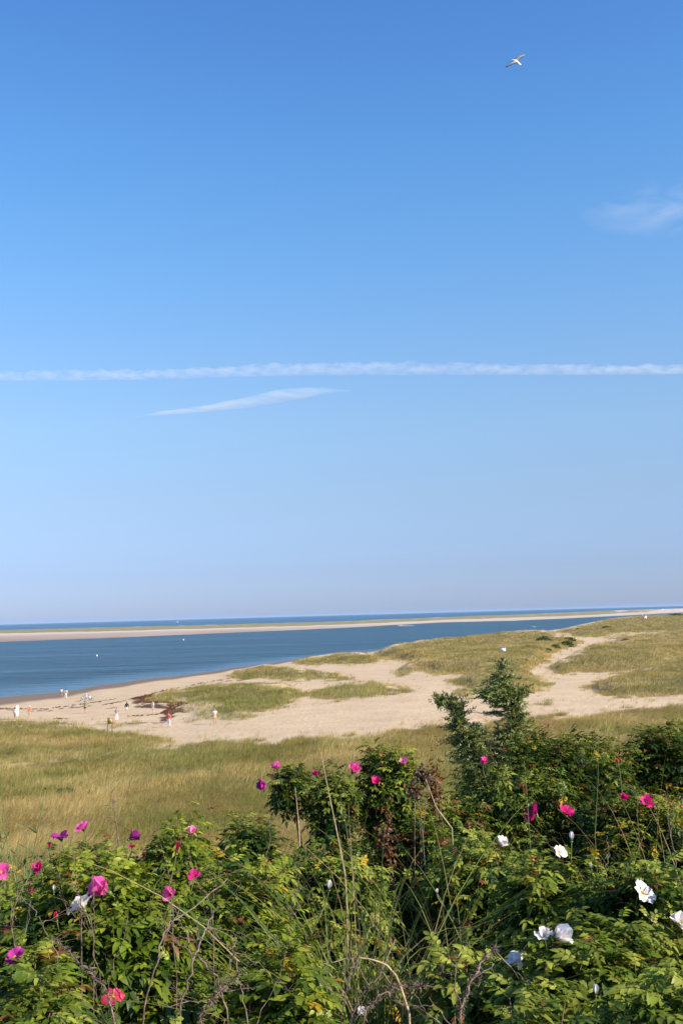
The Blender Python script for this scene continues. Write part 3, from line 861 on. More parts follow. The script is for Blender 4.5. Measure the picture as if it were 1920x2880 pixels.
FC = {'pink': (0.86, 0.13, 0.43), 'magenta': (0.70, 0.02, 0.22), 'purple': (0.42, 0.03, 0.27), 'pale': (0.85, 0.30, 0.50), 'white': (0.84, 0.82, 0.78), 'red': (0.62, 0.035, 0.09), 'coral': (0.66, 0.045, 0.12)}
LFT = (-.75, -.45, .35); RGT = (.8, -.5, .3); UPF = (.1, -.55, .9); CAMF = (.05, -.95, .35); UP = (.05, -.1, 1)
bush('lime', 300, 290, 2405, 4.3, 'lime', 430, 'large lime-green rose bush at the lower left, with a big pink bloom', flowers=[
    (298, 2506, 'pink', .085, 'half', (-.75, -.35, .55), 'large ruffled pink bloom'), (160, 2585, 'red', .032, 'bud', (-.1, -.2, 1), 'closed red bud'),
    (480, 2515, 'pink', .05, 'half', (-.3, -.6, .5), 'small pink bloom behind a twig'), (232, 2552, 'white', .085, 'cup', (-.5, .3, .6), 'white bloom half hidden by a twig'),
    (545, 2467, 'magenta', .045, 'cup', UPF, None), (497, 2395, 'red', .045, 'bud', (.15, -.2, 1), 'pointed red bud'), (152, 2505, 'white', .03, 'bud', UP, 'white bud')], yellow=.02)
bush('peak', 480, 130, 2283, 5.6, 'lime', 190, 'lime-green rose bush peaking against the dry field at the left', flowers=[
    (541, 2342, 'pale', .05, 'half', (.1, -.5, .8), None), (405, 2412, 'red', .03, 'bud', UP, None)], yellow=.03)
bush('back', 240, 165, 2352, 5.7, 'green', 230, 'dark rose bush with pink blooms on top at the left, before the dry field', flowers=[
    (236, 2330, 'pink', .072, 'cup', (-.25, -.2, .95), 'pink bloom standing above the leaves'), (172, 2357, 'purple', .075, 'cup', (-.2, -.2, .9), 'purple-pink bloom on a long stem'),
    (368, 2358, 'purple', .06, 'half', (.5, .2, .3), 'crumpled purple bloom'), (140, 2385, 'red', .035, 'bud', UP, None), (372, 2382, 'magenta', .03, 'half', UPF, None)], yellow=.02)
bush('edge', 40, 130, 2470, 5.0, 'green', 190, 'rose bush at the left edge with magenta blooms', flowers=[
    (5, 2452, 'pink', .07, 'cup', (.3, -.6, .7), None), (110, 2446, 'magenta', .06, 'half', (-.3, -.4, .6), None), (85, 2502, 'magenta', .045, 'half', CAMF, None)], yellow=.03)
bush('corner', 90, 190, 2690, 3.5, 'green', 210, 'rose bush in the bottom left corner with a coral-red withered bloom', flowers=[
    (318, 2800, 'coral', .06, 'limp', (.2, -.7, .5), 'limp coral-red bloom'), (42, 2690, 'purple', .05, 'cup', (.1, -.6, .6), 'shaded purple bloom')], yellow=.05, dead=.03)
bush('small', 685, 105, 2285, 6.4, 'dark', 170, 'small dark rose bush in front of the dry field, left of the leaning sprig', yellow=.02)
bush('sprig', 806, 50, 2150, 7.0, 'green', 40, 'leaning rose sprig with two pink blooms standing clear against the field', bottom=2240, leafL=.09, flowers=[
    (780, 2160, 'pink', .072, 'cup', (-.3, -.2, .95), 'bright pink bloom on top'), (748, 2206, 'purple', .075, 'half', (-.85, -.3, -.1), 'purple bloom facing left')], depth=.13)
bush('trio', 930, 72, 2160, 7.0, 'dark', 60, 'dark upright rose bush with a tall pink bloom, beside a long dry stalk', bottom=2335, leafL=.10, flowers=[
    (993, 2168, 'pink', .085, 'half', (.35, -.45, .8), 'tall pink bloom'), (890, 2178, 'magenta', .045, 'half', (-.4, -.4, .6), None)], depth=.2)
bush('crest', 1090, 88, 2092, 7.2, 'green', 130, 'tallest middle rose bush with pale pink blooms left of the withered brown stalks', bottom=2400, hips=6, flowers=[
    (1132, 2146, 'pale', .055, 'half', (.1, -.7, .6), 'pale pink bloom'), (1055, 2200, 'magenta', .055, 'half', (.2, -.6, .7), None), (1057, 2285, 'red', .03, 'bud', UP, None)], depth=.25, dead=.05, yellow=.03)
bush('middle', 890, 240, 2378, 6.2, 'green', 420, 'broad rose bush in the middle below the pink blooms', yellow=.03, dead=.03)
bush('midleft', 680, 190, 2430, 4.9, 'lime', 230, 'rose bush with bright leaves below the small dark one, among bare twigs', flowers=[(925, 2498, 'white', .05, 'bud', (.1, -.4, .9), 'white bud')], yellow=.05, bare=.1)
bush('lowmid', 790, 150, 2610, 3.9, 'lime', 150, 'low bright rose bush at the bottom middle, behind pale bent straw', flowers=[(1015, 2850, 'white', .035, 'half', (0, -.7, .5), 'small white bloom')], yellow=.05, bare=.1)
bush('behind', 1260, 150, 2235, 7.6, 'dark', 300, 'dark rose bush at the left foot of the juniper', dead=.10)
bush('ridge', 1545, 165, 2036, 10.0, 'dark', 420, 'rose bush right of the juniper, dotted with orange hips', hips=16, yellow=.02, dead=.04, flowers=[(1540, 2044, 'magenta', .04, 'bud', UP, None)])
bush('ridge2', 1855, 138, 2030, 9.4, 'dark', 420, 'tall rounded rose bush with orange hips at the right edge', hips=16, yellow=.02, dead=.04)
bush('pinks', 1460, 232, 2130, 8.0, 'dark', 460, 'rose bush with two open magenta blooms below the juniper', hips=6, flowers=[
    (1358, 2146, 'pink', .07, 'half', (.1, -.5, .8), 'upright pink bloom in front of the juniper'), (1497, 2287, 'magenta', .095, 'cup', (-.5, -.4, .65), 'dark magenta open bloom'), (1587, 2285, 'magenta', .095, 'cup', (.4, -.65, .6), 'bright magenta bloom with yellow centre')], yellow=.02, dead=.02)
bush('right', 1780, 180, 2215, 7.4, 'dark', 400, 'rose bush with one magenta bloom and a red bud at the right edge', hips=8, flowers=[
    (1819, 2258, 'magenta', .085, 'cup', (-.2, -.6, .6), 'magenta bloom'), (1752, 2243, 'magenta', .05, 'half', CAMF, None), (1736, 2146, 'red', .045, 'bud', (-.3, -.2, 1), 'red bud')], yellow=.05, dead=.06)
bush('mixed', 1340, 165, 2330, 6.2, 'dark', 260, 'rose bush with one upright white bloom among tall grass blades', hips=6, flowers=[
    (1407, 2376, 'white', .065, 'half', (.5, -.3, .8), 'upright white bloom')], yellow=.04, dead=.04, bare=.1)
bush('whites', 1560, 200, 2395, 5.2, 'green', 270, 'rose bush with small white blooms below the two magenta ones', hips=6, flowers=[
    (1571, 2398, 'white', .055, 'cup', (.5, -.6, .4), None), (1606, 2362, 'white', .045, 'bud', UP, None), (1660, 2442, 'white', .03, 'bud', UP, None), (1228, 2512, 'white', .03, 'bud', UP, None)], yellow=.03)
bush('snow', 1830, 170, 2430, 4.9, 'green', 250, 'rose bush at the right edge with an open white bloom', hips=6, flowers=[
    (1807, 2510, 'white', .085, 'open', (.45, -.7, .55), 'flat open white bloom'), (1907, 2595, 'white', .07, 'cup', (.3, -.6, .6), 'white bloom cut by the frame')], yellow=.02, dead=.03)
bush('pair', 1630, 260, 2590, 4.0, 'green', 340, 'large rose bush at the lower right with three white blooms together', flowers=[
    (1530, 2634, 'white', .062, 'half', (-.15, -.55, .75), 'left bloom of the white pair'), (1564, 2630, 'white', .075, 'half', (.65, -.6, .45), 'right bloom of the white pair'),
    (1464, 2688, 'white', .075, 'half', (-.75, -.3, -.05), 'white bloom facing left, in shade'), (1674, 2795, 'white', .035, 'bud', UP, 'white bud')], yellow=.01)
bush('ridgeback', 1640, 105, 2040, 10.3, 'dark', 200, 'right shoulder of the hip-dotted bushes beside the juniper, before the dry field', hips=6)
bush('gapright', 1715, 85, 2080, 8.9, 'dark', 170, 'lower rose bush filling the dip between the two hip-dotted bushes at the right', hips=5)
bush('gapmid', 1190, 95, 2285, 6.8, 'green', 170, 'rose bush under the withered brown heads, right of the tallest middle bush', dead=.12, yellow=.04)
bush('gapleft', 1010, 100, 2345, 6.9, 'dark', 150, 'dark rose bush between the tall pink bloom and the tallest middle bush')
for k, (px_, hw_, tp_, Y_, pal_) in enumerate([(2080, 150, 2230, 7.2, 'dark'), (2150, 200, 2440, 5.0, 'green'), (2200, 220, 2640, 3.9, 'green'), (2120, 150, 2040, 9.8, 'dark'), (2480, 220, 2300, 6.0, 'dark'), (-170, 150, 2480, 5.2, 'green'), (-220, 190, 2700, 3.7, 'lime'), (-420, 180, 2480, 5.6, 'dark')]):
    bush('beyond%d' % k, px_, hw_, tp_, Y_, pal_, 120, 'rose bush continuing the hedge beyond the ' + ('right' if px_ > 960 else 'left') + ' edge of the picture')
bush('low', 1290, 110, 2610, 4.2, 'green', 80, 'sparse rose bush behind the thorny grey branch', yellow=.02, bare=.15)
bush('front', 1480, 210, 2790, 3.3, 'dark', 130, 'dark rose bush at the bottom edge, right of the middle', yellow=.01)
bush('front2', 1840, 170, 2740, 3.4, 'green', 140, 'rose bush in the bottom right corner', yellow=.02)
bush('thin', 560, 170, 2800, 3.3, 'dark', 60, 'thin dark rose bush among bare twigs at the bottom edge', yellow=.06, bare=.3)

# ------------------------------------------------------------------ grass tussocks, bare branches, stalks in the foreground
def tussock(px, py, Y, n, L, pal, lean, label, width=.007):
    p = at_y(px, py, Y); gz = float(ground(p[0], Y))
    z0 = gz
    mb = MB()
    for k in range(n):
        a = rng.uniform(0, 6.28); s = np.array([rng.normal(0, .09), rng.normal(0, .07), 0])
        ln = L * rng.uniform(.6, 1.15) 
        lx = lean + rng.normal(0, .38); ly = rng.normal(-.05, .3)
        e = s + np.array([lx * ln, ly * ln, ln * rng.uniform(.55, .95)]); mid = s + np.array([lx * ln * .18, ly * ln * .2, ln * .62])
        if rng.random() < .25: e[2] *= .62
        P = bez(s, mid, e, 9)
        w = width * rng.uniform(.6, 1.2) * np.linspace(1, .05, 9) ** .6
        wd = unit(np.array([math.cos(a), math.sin(a), 0]))
        fold = np.array([0, 0, .0])
        V = np.stack([P - wd * w[:, None] * .5, P + np.array([0, 0.0015, -.0015]), P + wd * w[:, None] * .5], 1).reshape(-1, 3)
        i = np.arange(8)[:, None] * 3; j = np.arange(2)[None]
        t = rng.random()
        c = {'green': np.array([.17, .235, .055]), 'straw': np.array([.42, .32, .15]), 'mixed': np.array([.23, .26, .08])}[pal] * rng.uniform(.6, 1.3)
        if t < .2 and pal != 'straw': c = np.array([.38, .29, .14]) * rng.uniform(.6, 1.1)
        mb.add(V, [np.stack([i + j, i + j + 1, i + 3 + j + 1, i + 3 + j], -1).reshape(-1, 4)], c)
    o = mb.build('beach_grass_tussock', M_grass); o.location = (p[0], Y, z0 - .02)
    tag(o, label, 'beach grass', 'grass tussocks among the roses')
    return o
tussock(1010, 2700, 4.4, 240, 1.38, 'green', -.14, 'dense tall green grass tussock in the middle of the roses', .0095)
tussock(920, 2700, 4.3, 70, 1.2, 'green', .12, 'green grass tussock beside the white bud, blades crossing to the right', .009)
tussock(1130, 2700, 4.4, 46, 1.15, 'mixed', .3, 'grass tussock right of the middle with blades arching to the lower right', .008)
tussock(1250, 2500, 5.6, 60, 1.35, 'mixed', -.15, 'mixed green and straw tussock below the juniper')
tussock(420, 2820, 3.35, 60, .95, 'straw', -.05, 'pale straw tussock at the bottom, left of the middle')
tussock(760, 2800, 3.2, 34, .85, 'straw', .05, 'bent pale straw tussock at the bottom middle')
tussock(1410, 2640, 4.3, 30, .95, 'green', -.05, 'broad-bladed green tussock left of the white blooms', .012)
tussock(1290, 2420, 6.6, 60, 1.2, 'straw', -.25, 'dry straw tussock left of the upright white bloom')
tussock(1700, 2400, 6.0, 56, 1.25, 'straw', .1, 'dry straw tussock right of the two magenta blooms')
tussock(1880, 2380, 6.0, 50, 1.45, 'straw', -.1, 'dry straw tussock by the right edge')
tussock(30, 2500, 5.5, 44, 1.6, 'mixed', .1, 'loose grass tussock at the left edge')
tussock(640, 2750, 3.9, 30, .8, 'mixed', .2, 'small mixed tussock in the bare twigs')

def branch(path, r0, label, n_side, side_len, mat=M_twig, name='bare_branch', thorn=False, cat='bare branch'):
    """path: [(px, py, Y)...] from its base to the tip"""
    P = np.array([at_y(*q) for q in path])
    g0 = P[0].copy(); g0[2] = float(ground(P[0][0], P[0][1])) - .03
    if g0[2] < P[0][2] - .05:
        P = np.concatenate([[g0 * .5 + np.array([P[0][0], P[0][1], g0[2]]) * .5], P])
    t = np.linspace(0, 1, len(P)); tt = np.linspace(0, 1, 26)
    Q = np.stack([np.interp(tt, t, P[:, k]) for k in range(3)], -1)
    for _ in range(2): Q[1:-1] = (Q[:-2] + 2 * Q[1:-1] + Q[2:]) / 4
    Q[1:-1] += rng.normal(0, .0035, Q[1:-1].shape)
    r0 = r0 * .54; n_side = max(2, int(n_side * .75))
    off = Q[0].copy(); mb = MB()
    tube(mb, Q - off, np.linspace(r0, r0 * .45, 26), 6)
    def side(a, d, ln, r, lev):
        k = 8
        w = np.cumsum(rng.normal(0, .028, (k, 3)), 0) * ln
        S = a + np.linspace(0, 1, k)[:, None] * d * ln + w
        S[0] = a
        tube(mb, S - off, np.linspace(r, r * .4, k), 5)
        if lev < 2:
            for _ in range(rng.integers(1, 4)):
                q = rng.integers(2, k); dd = unit(d + rng.normal(0, .65, 3) + np.array([0, 0, .15]))
                side(S[q], dd, ln * rng.uniform(.3, .65), r * .55, lev + 1)
    for _ in range(n_side):
        k = rng.integers(5, 25); d = unit(Q[min(k + 1, 25)] - Q[k - 1]); d = unit(d + rng.normal(0, .7, 3) * np.array([1, .6, 1]))
        side(Q[k], d, side_len * rng.uniform(.4, 1.3), r0 * .5, 0)
    if thorn:
        for _ in range(260):
            k = rng.integers(0, 25); p = Q[k] + (Q[k + 1] - Q[k]) * rng.random(); d = unit(rng.normal(0, 1, 3))
            tube(mb, [p - off, p + d * rng.uniform(.012, .022) - off], [.0016, .0004], 3)
    o = mb.build(name, mat); o.location = off
    tag(o, label, cat)
    return o
BG = 'bare twigs among the roses'
for path, r0, lab, ns, sl, th in [
    ([(400,2860,3.7),(440,2700,3.7),(468,2600,3.75),(520,2570,3.8),(640,2470,4.0)], .0075, 'thick grey bare branch forking right out of the lime bush', 5, .25, False),
    ([(500,2860,3.5),(540,2720,3.5),(560,2650,3.55),(600,2560,3.7)], .009, 'grey-brown bare branch leaning right at the bottom left', 6, .22, False),
    ([(230,2600,4.0),(228,2520,3.95),(212,2500,3.95),(205,2450,3.95)], .005, 'forked bare twig in front of the half hidden white bloom', 5, .16, False),
    ([(265,2640,4.0),(262,2540,3.95),(262,2470,3.95),(290,2446,3.9)], .004, 'thin bare twig left of the large pink bloom', 4, .14, False),
    ([(490,2560,3.9),(480,2500,3.9),(475,2460,3.9),(462,2440,3.9)], .004, 'thin twig crossing the small pink bloom', 4, .14, False),
    ([(640,2860,3.4),(620,2760,3.4),(560,2690,3.4),(480,2640,3.45)], .006, 'brown twig arching left over the dark gap at the bottom', 5, .2, False),
    ([(980,2875,3.5),(1010,2800,3.5),(1070,2740,3.5),(1110,2640,3.6)], .008, 'pale grey branch with a broken end, bottom middle', 6, .2, False),
    ([(960,2860,3.4),(975,2790,3.4),(978,2700,3.4),(985,2670,3.4)], .005, 'upright grey twig left of the broken branch', 4, .16, False),
    ([(1010,2860,3.3),(1080,2790,3.35),(1150,2770,3.4),(1200,2770,3.4)], .006, 'grey twig bending right along the bottom', 4, .14, True),
    ([(1290,2870,3.3),(1310,2790,3.35),(1350,2710,3.45),(1395,2660,3.5)], .009, 'thorny brown branch at the bottom left of the white blooms', 7, .16, True),
    ([(870,2620,4.5),(800,2540,4.5),(740,2480,4.6),(690,2455,4.6)], .005, 'bare twig slanting left across the bright middle leaves', 6, .22, False),
    ([(815,2620,4.4),(822,2550,4.4),(840,2480,4.4)], .0045, 'grey twig left of the white bud', 4, .16, False),
    ([(600,2540,4.4),(560,2490,4.5),(540,2440,4.5),(530,2390,4.6)], .004, 'thin brown twig on the right flank of the lime bush', 5, .18, False),
    ([(60,2760,3.6),(40,2640,3.7),(30,2540,3.8)], .005, 'dark bare twig at the left edge', 6, .25, False),
    ([(170,2700,3.6),(120,2600,3.7),(80,2530,3.8)], .005, 'leaning bare twig left of the lime bush', 5, .2, False),
    ([(330,2840,3.2),(260,2740,3.2),(150,2640,3.3)], .006, 'long brown twig slanting left under the lime leaves', 6, .2, True),
    ([(1900,2450,5.4),(1880,2330,5.5),(1870,2230,5.6)], .005, 'bare grey twig by the right edge', 6, .25, False),
    ([(1700,2480,5.4),(1710,2400,5.5),(1705,2350,5.5)], .005, 'bare twig between the magenta and white blooms at the right', 5, .2, False),
    ([(1790,2250,7),(1785,2225,7),(1768,2206,7)], .004, 'thin grey twig above the magenta bloom at the right', 3, .12, False),
    ([(700,2870,3.3),(670,2760,3.3),(655,2660,3.35)], .005, 'upright bare twig at the bottom, left of the middle', 6, .22, False),
    ([(560,2870,3.2),(600,2800,3.2),(680,2740,3.25)], .006, 'low grey twig leaning right at the bottom edge', 5, .18, True)]:
    o = branch(path, r0, lab, ns, sl, thorn=th); o['group'] = BG

def stalk(path, r, label, mat, leaves=0, name='dry_stalk', cat='stalk'):
    P = np.array([at_y(*q) for q in path])
    t = np.linspace(0, 1, len(P)); tt = np.linspace(0, 1, 14)
    Q = np.stack([np.interp(tt, t, P[:, k]) for k in range(3)], -1)
    g0 = Q[0].copy(); g0[2] = float(ground(Q[0][0], Q[0][1]))
    Q = np.concatenate([[g0], Q]); off = Q[0].copy()
    mb = MB(); tube(mb, Q - off, np.linspace(r, r * .35, 15), 5)
    for k in range(leaves):
        q = Q[rng.integers(9, 15)] - off; d = unit(np.array([rng.normal(0, 1), rng.normal(0, .6), rng.uniform(.2, 1)]))
        tube(mb, [q, q + d * .03, q + d * .055 + np.array([0, 0, -.01])], [r * .5, r * .4, r * .1], 4)
    o = mb.build(name, mat); o.location = off
    tag(o, label, cat, 'tall stalks standing out of the roses'); return o
stalk([(972,2470,5.6),(945,2330,5.6),(922,2220,5.6),(902,2115,5.6)], .0042, 'long pale dry stalk leaning left in the middle of the picture', M_straw)
stalk([(842,2360,6.3),(838,2300,6.3),(830,2215,6.3)], .005, 'short pale dry stalk under the leaning rose sprig', M_straw)
stalk([(336,2390,5.4),(328,2320,5.4),(314,2230,5.4)], .0045, 'thin grey stalk rising before the dry field at the left', M_twig, 6)
stalk([(1672,2345,6.4),(1680,2200,6.4),(1681,2065,6.4)], .003, 'tall green stalk at the right, before the sand path bushes', M_green)
stalk([(1491,2390,6.2),(1482,2260,6.2),(1473,2140,6.2)], .003, 'green stalk left of the two magenta blooms', M_green, 3)
stalk([(168,2560,5.2),(168,2460,5.2),(170,2375,5.2)], .003, 'upright green stalk under the purple-pink bloom', M_green)
stalk([(1150,2850,3.5),(1118,2750,3.5),(1085,2712,3.5),(1040,2697,3.5),(985,2692,3.5),(920,2712,3.5)], .0042, 'pale straw bent over into an arch at the bottom middle', M_straw)
stalk([(1270,2330,6.4),(1225,2270,6.4),(1196,2190,6.4)], .005, 'pale curved stalk carrying the withered brown heads', M_straw)

def weed(px, Y, top, label, n=4):
    p = at_y(px, top, Y); gz = float(ground(p[0], Y)); H = p[2] - gz
    root = empty('tall_weed', (p[0], Y, gz)); tag(root, label, 'weed', 'tall weeds at the left edge')
    st = MB(); lf = MB()
    for k in range(n):
        e = np.array([rng.normal(0, .13), rng.normal(0, .08), H * rng.uniform(.72, 1)])
        Q = bez((rng.normal(0, .03), 0, 0), (e[0] * .2, e[1] * .2, H * .5), e, 16)
        tube(st, Q, np.linspace(.006, .0015, 16), 5)
        for q in range(4, 16):
            for _ in range(3):
                a = rng.uniform(0, 6.28); d = np.array([math.cos(a), math.sin(a), rng.uniform(.3, 1)]); ln = rng.uniform(.03, .075)
                b0 = Q[q]; s = unit(np.cross(d, (0, 0, 1))) * ln * .11
                d = unit(d) * ln
                lf.add([b0, b0 + d * .5 - s, b0 + d, b0 + d * .5 + s], [[[0, 1, 2, 3]]], np.array([.13, .17, .06]) * rng.uniform(.6, 1.4))
        for _ in range(5):
            q = rng.integers(6, 14); a = rng.uniform(0, 6.28); d = np.array([math.cos(a) * .5, math.sin(a) * .3, .8]) * rng.uniform(.12, .3)
            S = np.array([Q[q] + d * t for t in np.linspace(0, 1, 6)]); tube(st, S, np.linspace(.003, .001, 6), 4)
            for s_ in S[1:]:
                d2 = unit(rng.normal(0, 1, 3)) * .035; sd2 = unit(np.cross(d2, (0, 0, 1))) * .005
                lf.add([s_, s_ + d2 * .5 - sd2, s_ + d2, s_ + d2 * .5 + sd2], [[[0, 1, 2, 3]]], np.array([.15, .18, .07]) * rng.uniform(.6, 1.4))
    st.build('stems', M_green, root); lf.build('leaves', M_leaf, root)
weed(12, 4.7, 2165, 'tall thin weed with small leaves at the left edge, before the dry field')
weed(62, 4.5, 2250, 'shorter weed right of the tall one at the left edge', 3)

# withered brown plants
def withered(px, py, Y, w, h, label, cols, n):
    p = at_y(px, py, Y); gz = float(ground(p[0], Y))
    root = empty('withered_plant', (p[0], Y, gz)); tag(root, label, 'dead plant', 'withered brown plants right of the middle')
    H = p[2] - gz
    st = MB(); lf = MB()
    for k in range(2):
        tube(st, bez((rng.normal(0, .10), 0, 0), (rng.normal(0, .08), 0, H * .5), (rng.normal(0, w * .3), rng.normal(0, .03), H), 10), np.linspace(.005, .002, 10), 5)
    for k in range(n):
        b0 = np.array([rng.normal(0, w * .42), rng.normal(0, w * .35), H + rng.normal(-h * .3, h * .36)])
        d = unit(rng.normal(0, 1, 3) + np.array([0, 0, -.6])) * rng.uniform(.018, .042); s = unit(np.cross(d, rng.normal(0, 1, 3))) * np.linalg.norm(d) * .28
        c = np.array(cols[rng.integers(len(cols))]) * rng.uniform(.5, 1.4)
        lf.add([b0, b0 + d * .5 - s, b0 + d, b0 + d * .5 + s, b0 + d * .5 + np.cross(s, unit(d)) * .6], [[[0, 1, 4], [1, 2, 4], [2, 3, 4], [3, 0, 4]]], c)
    st.build('stems', M_twig, root); lf.build('dry_leaves', M_leaf, root)
withered(1190, 2170, 6.6, .06, .09, 'dark brown dried seed heads between the rose bush and the brown leaves', [(.09, .055, .04), (.13, .08, .055)], 170)
withered(1222, 2185, 6.7, .045, .24, 'column of curled orange-brown dead leaves left of the juniper', [(.22, .09, .03), (.30, .13, .04), (.14, .06, .025)], 210)
withered(1085, 2330, 6.3, .07, .22, 'hanging brown dead leaves under the tallest middle rose bush', [(.18, .08, .035), (.11, .055, .03)], 180)
withered(1165, 2210, 6.5, .045, .08, 'smaller brown seed head left of the dark one', [(.12, .075, .045), (.17, .10, .05)], 90)

# ------------------------------------------------------------------ juniper
jY = 11.5
jp = at_y(1440, 2250, jY); jg = float(ground(jp[0], jY))
jr = empty('juniper_tree', (jp[0], jY, jg)); tag(jr, 'wind-bent green juniper with a leaning top and a side limb, behind the roses', 'tree')
joff = np.array([jp[0], jY, jg])
def J(px, py, dy=0): return at_y(px, py, jY + dy) - joff
JB = [  # (points, trunk radius, spray count, spread radius start -> end)
 ([(1455, 2330), (1462, 2180), (1458, 2060), (1452, 1985), (1438, 1920), (1408, 1848)], .055, 0, 0),
 ([(1450, 2330), (1400, 2240), (1345, 2160), (1312, 2090), (1296, 2030), (1270, 1985), (1225, 1968)], .035, 0, 0),
]
tk = MB()
def jcurve(pts, n=30, dy=None):
    P = np.array([J(a, b_, 0) for a, b_ in pts]); t = np.linspace(0, 1, len(P)); tt = np.linspace(0, 1, n)
    Q = np.stack([np.interp(tt, t, P[:, k]) for k in range(3)], -1)
    for _ in range(3): Q[1:-1] = (Q[:-2] + 2 * Q[1:-1] + Q[2:]) / 4
    return Q
q0 = jcurve(JB[0][0]); q0[0] = (0, 0, -.05); q0[0:4, 2] = np.linspace(-.05, q0[4][2], 5)[:4]
tube(tk, q0, np.linspace(.06, .008, 30), 7)
q1 = jcurve(JB[1][0]); tube(tk, q1, np.linspace(.034, .005, 30), 6)
tk.build('trunk', M_bark, jr, True)
# crown: sprays set out on limbs; blobs follow the outline seen in the photo: (px, py, half-width px, half-height px, depth m, count)
BL = [(1408, 1868, 16, 22, .05, 34), (1412, 1900, 30, 22, .10, 60), (1400, 1928, 42, 22, .14, 80), (1410, 1950, 56, 20, .18, 110), (1385, 1950, 40, 14, .12, 60), (1372, 1944, 28, 8, .08, 24), (1455, 1955, 28, 30, .16, 80), (1430, 1975, 42, 18, .16, 80), (1465, 1945, 14, 16, .1, 26),
      (1450, 2005, 28, 24, .14, 80), (1455, 2040, 30, 26, .16, 90), (1448, 2080, 36, 30, .2, 110), (1430, 2110, 52, 34, .26, 140), (1425, 2065, 12, 24, .08, 24), (1398, 2060, 10, 28, .08, 26),
      (1385, 2002, 30, 4, .05, 16),
      (1238, 1966, 22, 8, .06, 30), (1262, 1968, 20, 16, .08, 40), (1285, 1985, 22, 20, .1, 60), (1290, 2015, 22, 24, .12, 70), (1296, 2050, 34, 30, .16, 110), (1330, 2055, 28, 26, .14, 70), (1315, 2085, 48, 28, .2, 130), (1350, 2100, 40, 36, .24, 120), (1310, 2120, 40, 24, .2, 80),
      (1360, 2150, 66, 40, .3, 190), (1410, 2160, 56, 44, .3, 180), (1335, 2180, 46, 34, .25, 110), (1350, 2230, 60, 44, .3, 160), (1430, 2220, 60, 60, .3, 170), (1330, 2270, 44, 40, .25, 90)]
jf = MB(); br = MB()
LIMB = np.concatenate([q0[6:], q1[2:]])
for (bx_, by_, hw_, hh_, dd_, cnt) in BL:
    c = J(bx_, by_, rng.normal(0, .04)); s = np.array([hw_ * jY / FPX, dd_, hh_ * jY / FPX])
    cnt = int(cnt * 1.6)
    u = unit(rng.normal(size=(cnt, 3))) * (rng.random((cnt, 1)) ** .45)
    P = c + u * s
    near_i = np.argmin(np.linalg.norm(LIMB[None] - c[None, None], axis=2)[0]); a = LIMB[near_i]
    tube(br, bez(a, (a + c) / 2 + np.array([0, 0, -.02]), c, 6), np.linspace(.008, .003, 6), 5)
    for p in P[:max(6, int(cnt * (.42 if by_ < 2090 else .36)))]:
        d0 = unit(unit(p - a + 1e-4) * 1.0 + np.array([-.18, -.1, .55]) + rng.normal(0, .25, 3)); L = rng.uniform(.10, .24)
        s0 = p - d0 * L * .6; bend = np.array([rng.normal(0, .3), rng.normal(0, .3), -.25]) * L
        col_ = (np.array([.160, .205, .055]) if rng.random() < .5 else np.array([.31, .35, .13])) * rng.uniform(.65, 1.3)
        if rng.random() < .03: col_ = np.array([.22, .13, .05])
        for k in range(46):
            t = rng.random(); q = s0 + d0 * L * t + bend * t * t
            d = unit(d0 * 1.15 + rng.normal(0, .55, 3)); ln = L * rng.uniform(.16, .34) * (1.15 - .6 * t); w_ = unit(np.cross(d, rng.normal(0, 1, 3))) * .0034
            jf.add([q - w_ * .6, q + w_ * .6, q + d * ln * .6 + w_, q + d * ln, q + d * ln * .6 - w_], [[[0, 1, 2, 3, 4]]], col_ * rng.uniform(.75, 1.25))
br.build('branches', M_bark, jr)
jf.build('crown', M_juniper, jr)

# ------------------------------------------------------------------ shrubs out on the dunes
def shrub(px, py, wpx, hpx, label, pal='dark', n=260):
    p = gpoint(px, py + hpx * .5); Yd = np.linalg.norm(p - CAMP); w = wpx * Yd / FPX * .5; h = hpx * Yd / FPX
    u = unit(rng.normal(size=(n, 3))); u[:, 2] = np.abs(u[:, 2])
    lump = 0.8 + .5 * (fbm(u[:, 0] * 2 + px, u[:, 1] * 2 + u[:, 2], 3, 2) - .4)
    P = u * np.array([w * 1.1, w * .9, h * .8]) * (lump * rng.uniform(.7, 1.05, n))[:, None]
    mb = MB(); ls = max(w, h) * .16
    for q in P:
        c = np.array([.035, .06, .018] if rng.random() < .6 else [.06, .09, .025]) * rng.uniform(.7, 1.3) * (1.5 if pal == 'dark' else 2.0)
        for _ in range(3):
            d = unit(rng.normal(0, 1, 3) + np.array([0, 0, .5])) * ls * rng.uniform(.6, 1.3); s = unit(np.cross(d, rng.normal(0, 1, 3))) * ls * .35
            mb.add([q, q + d * .5 - s, q + d, q + d * .5 + s], [[[0, 1, 2, 3]]], c)
    o = mb.build('dune_shrub', M_leaf); o.location = p - np.array([0, 0, .05]); tag(o, label, 'shrub', 'dark shrubs dotted over the dunes')
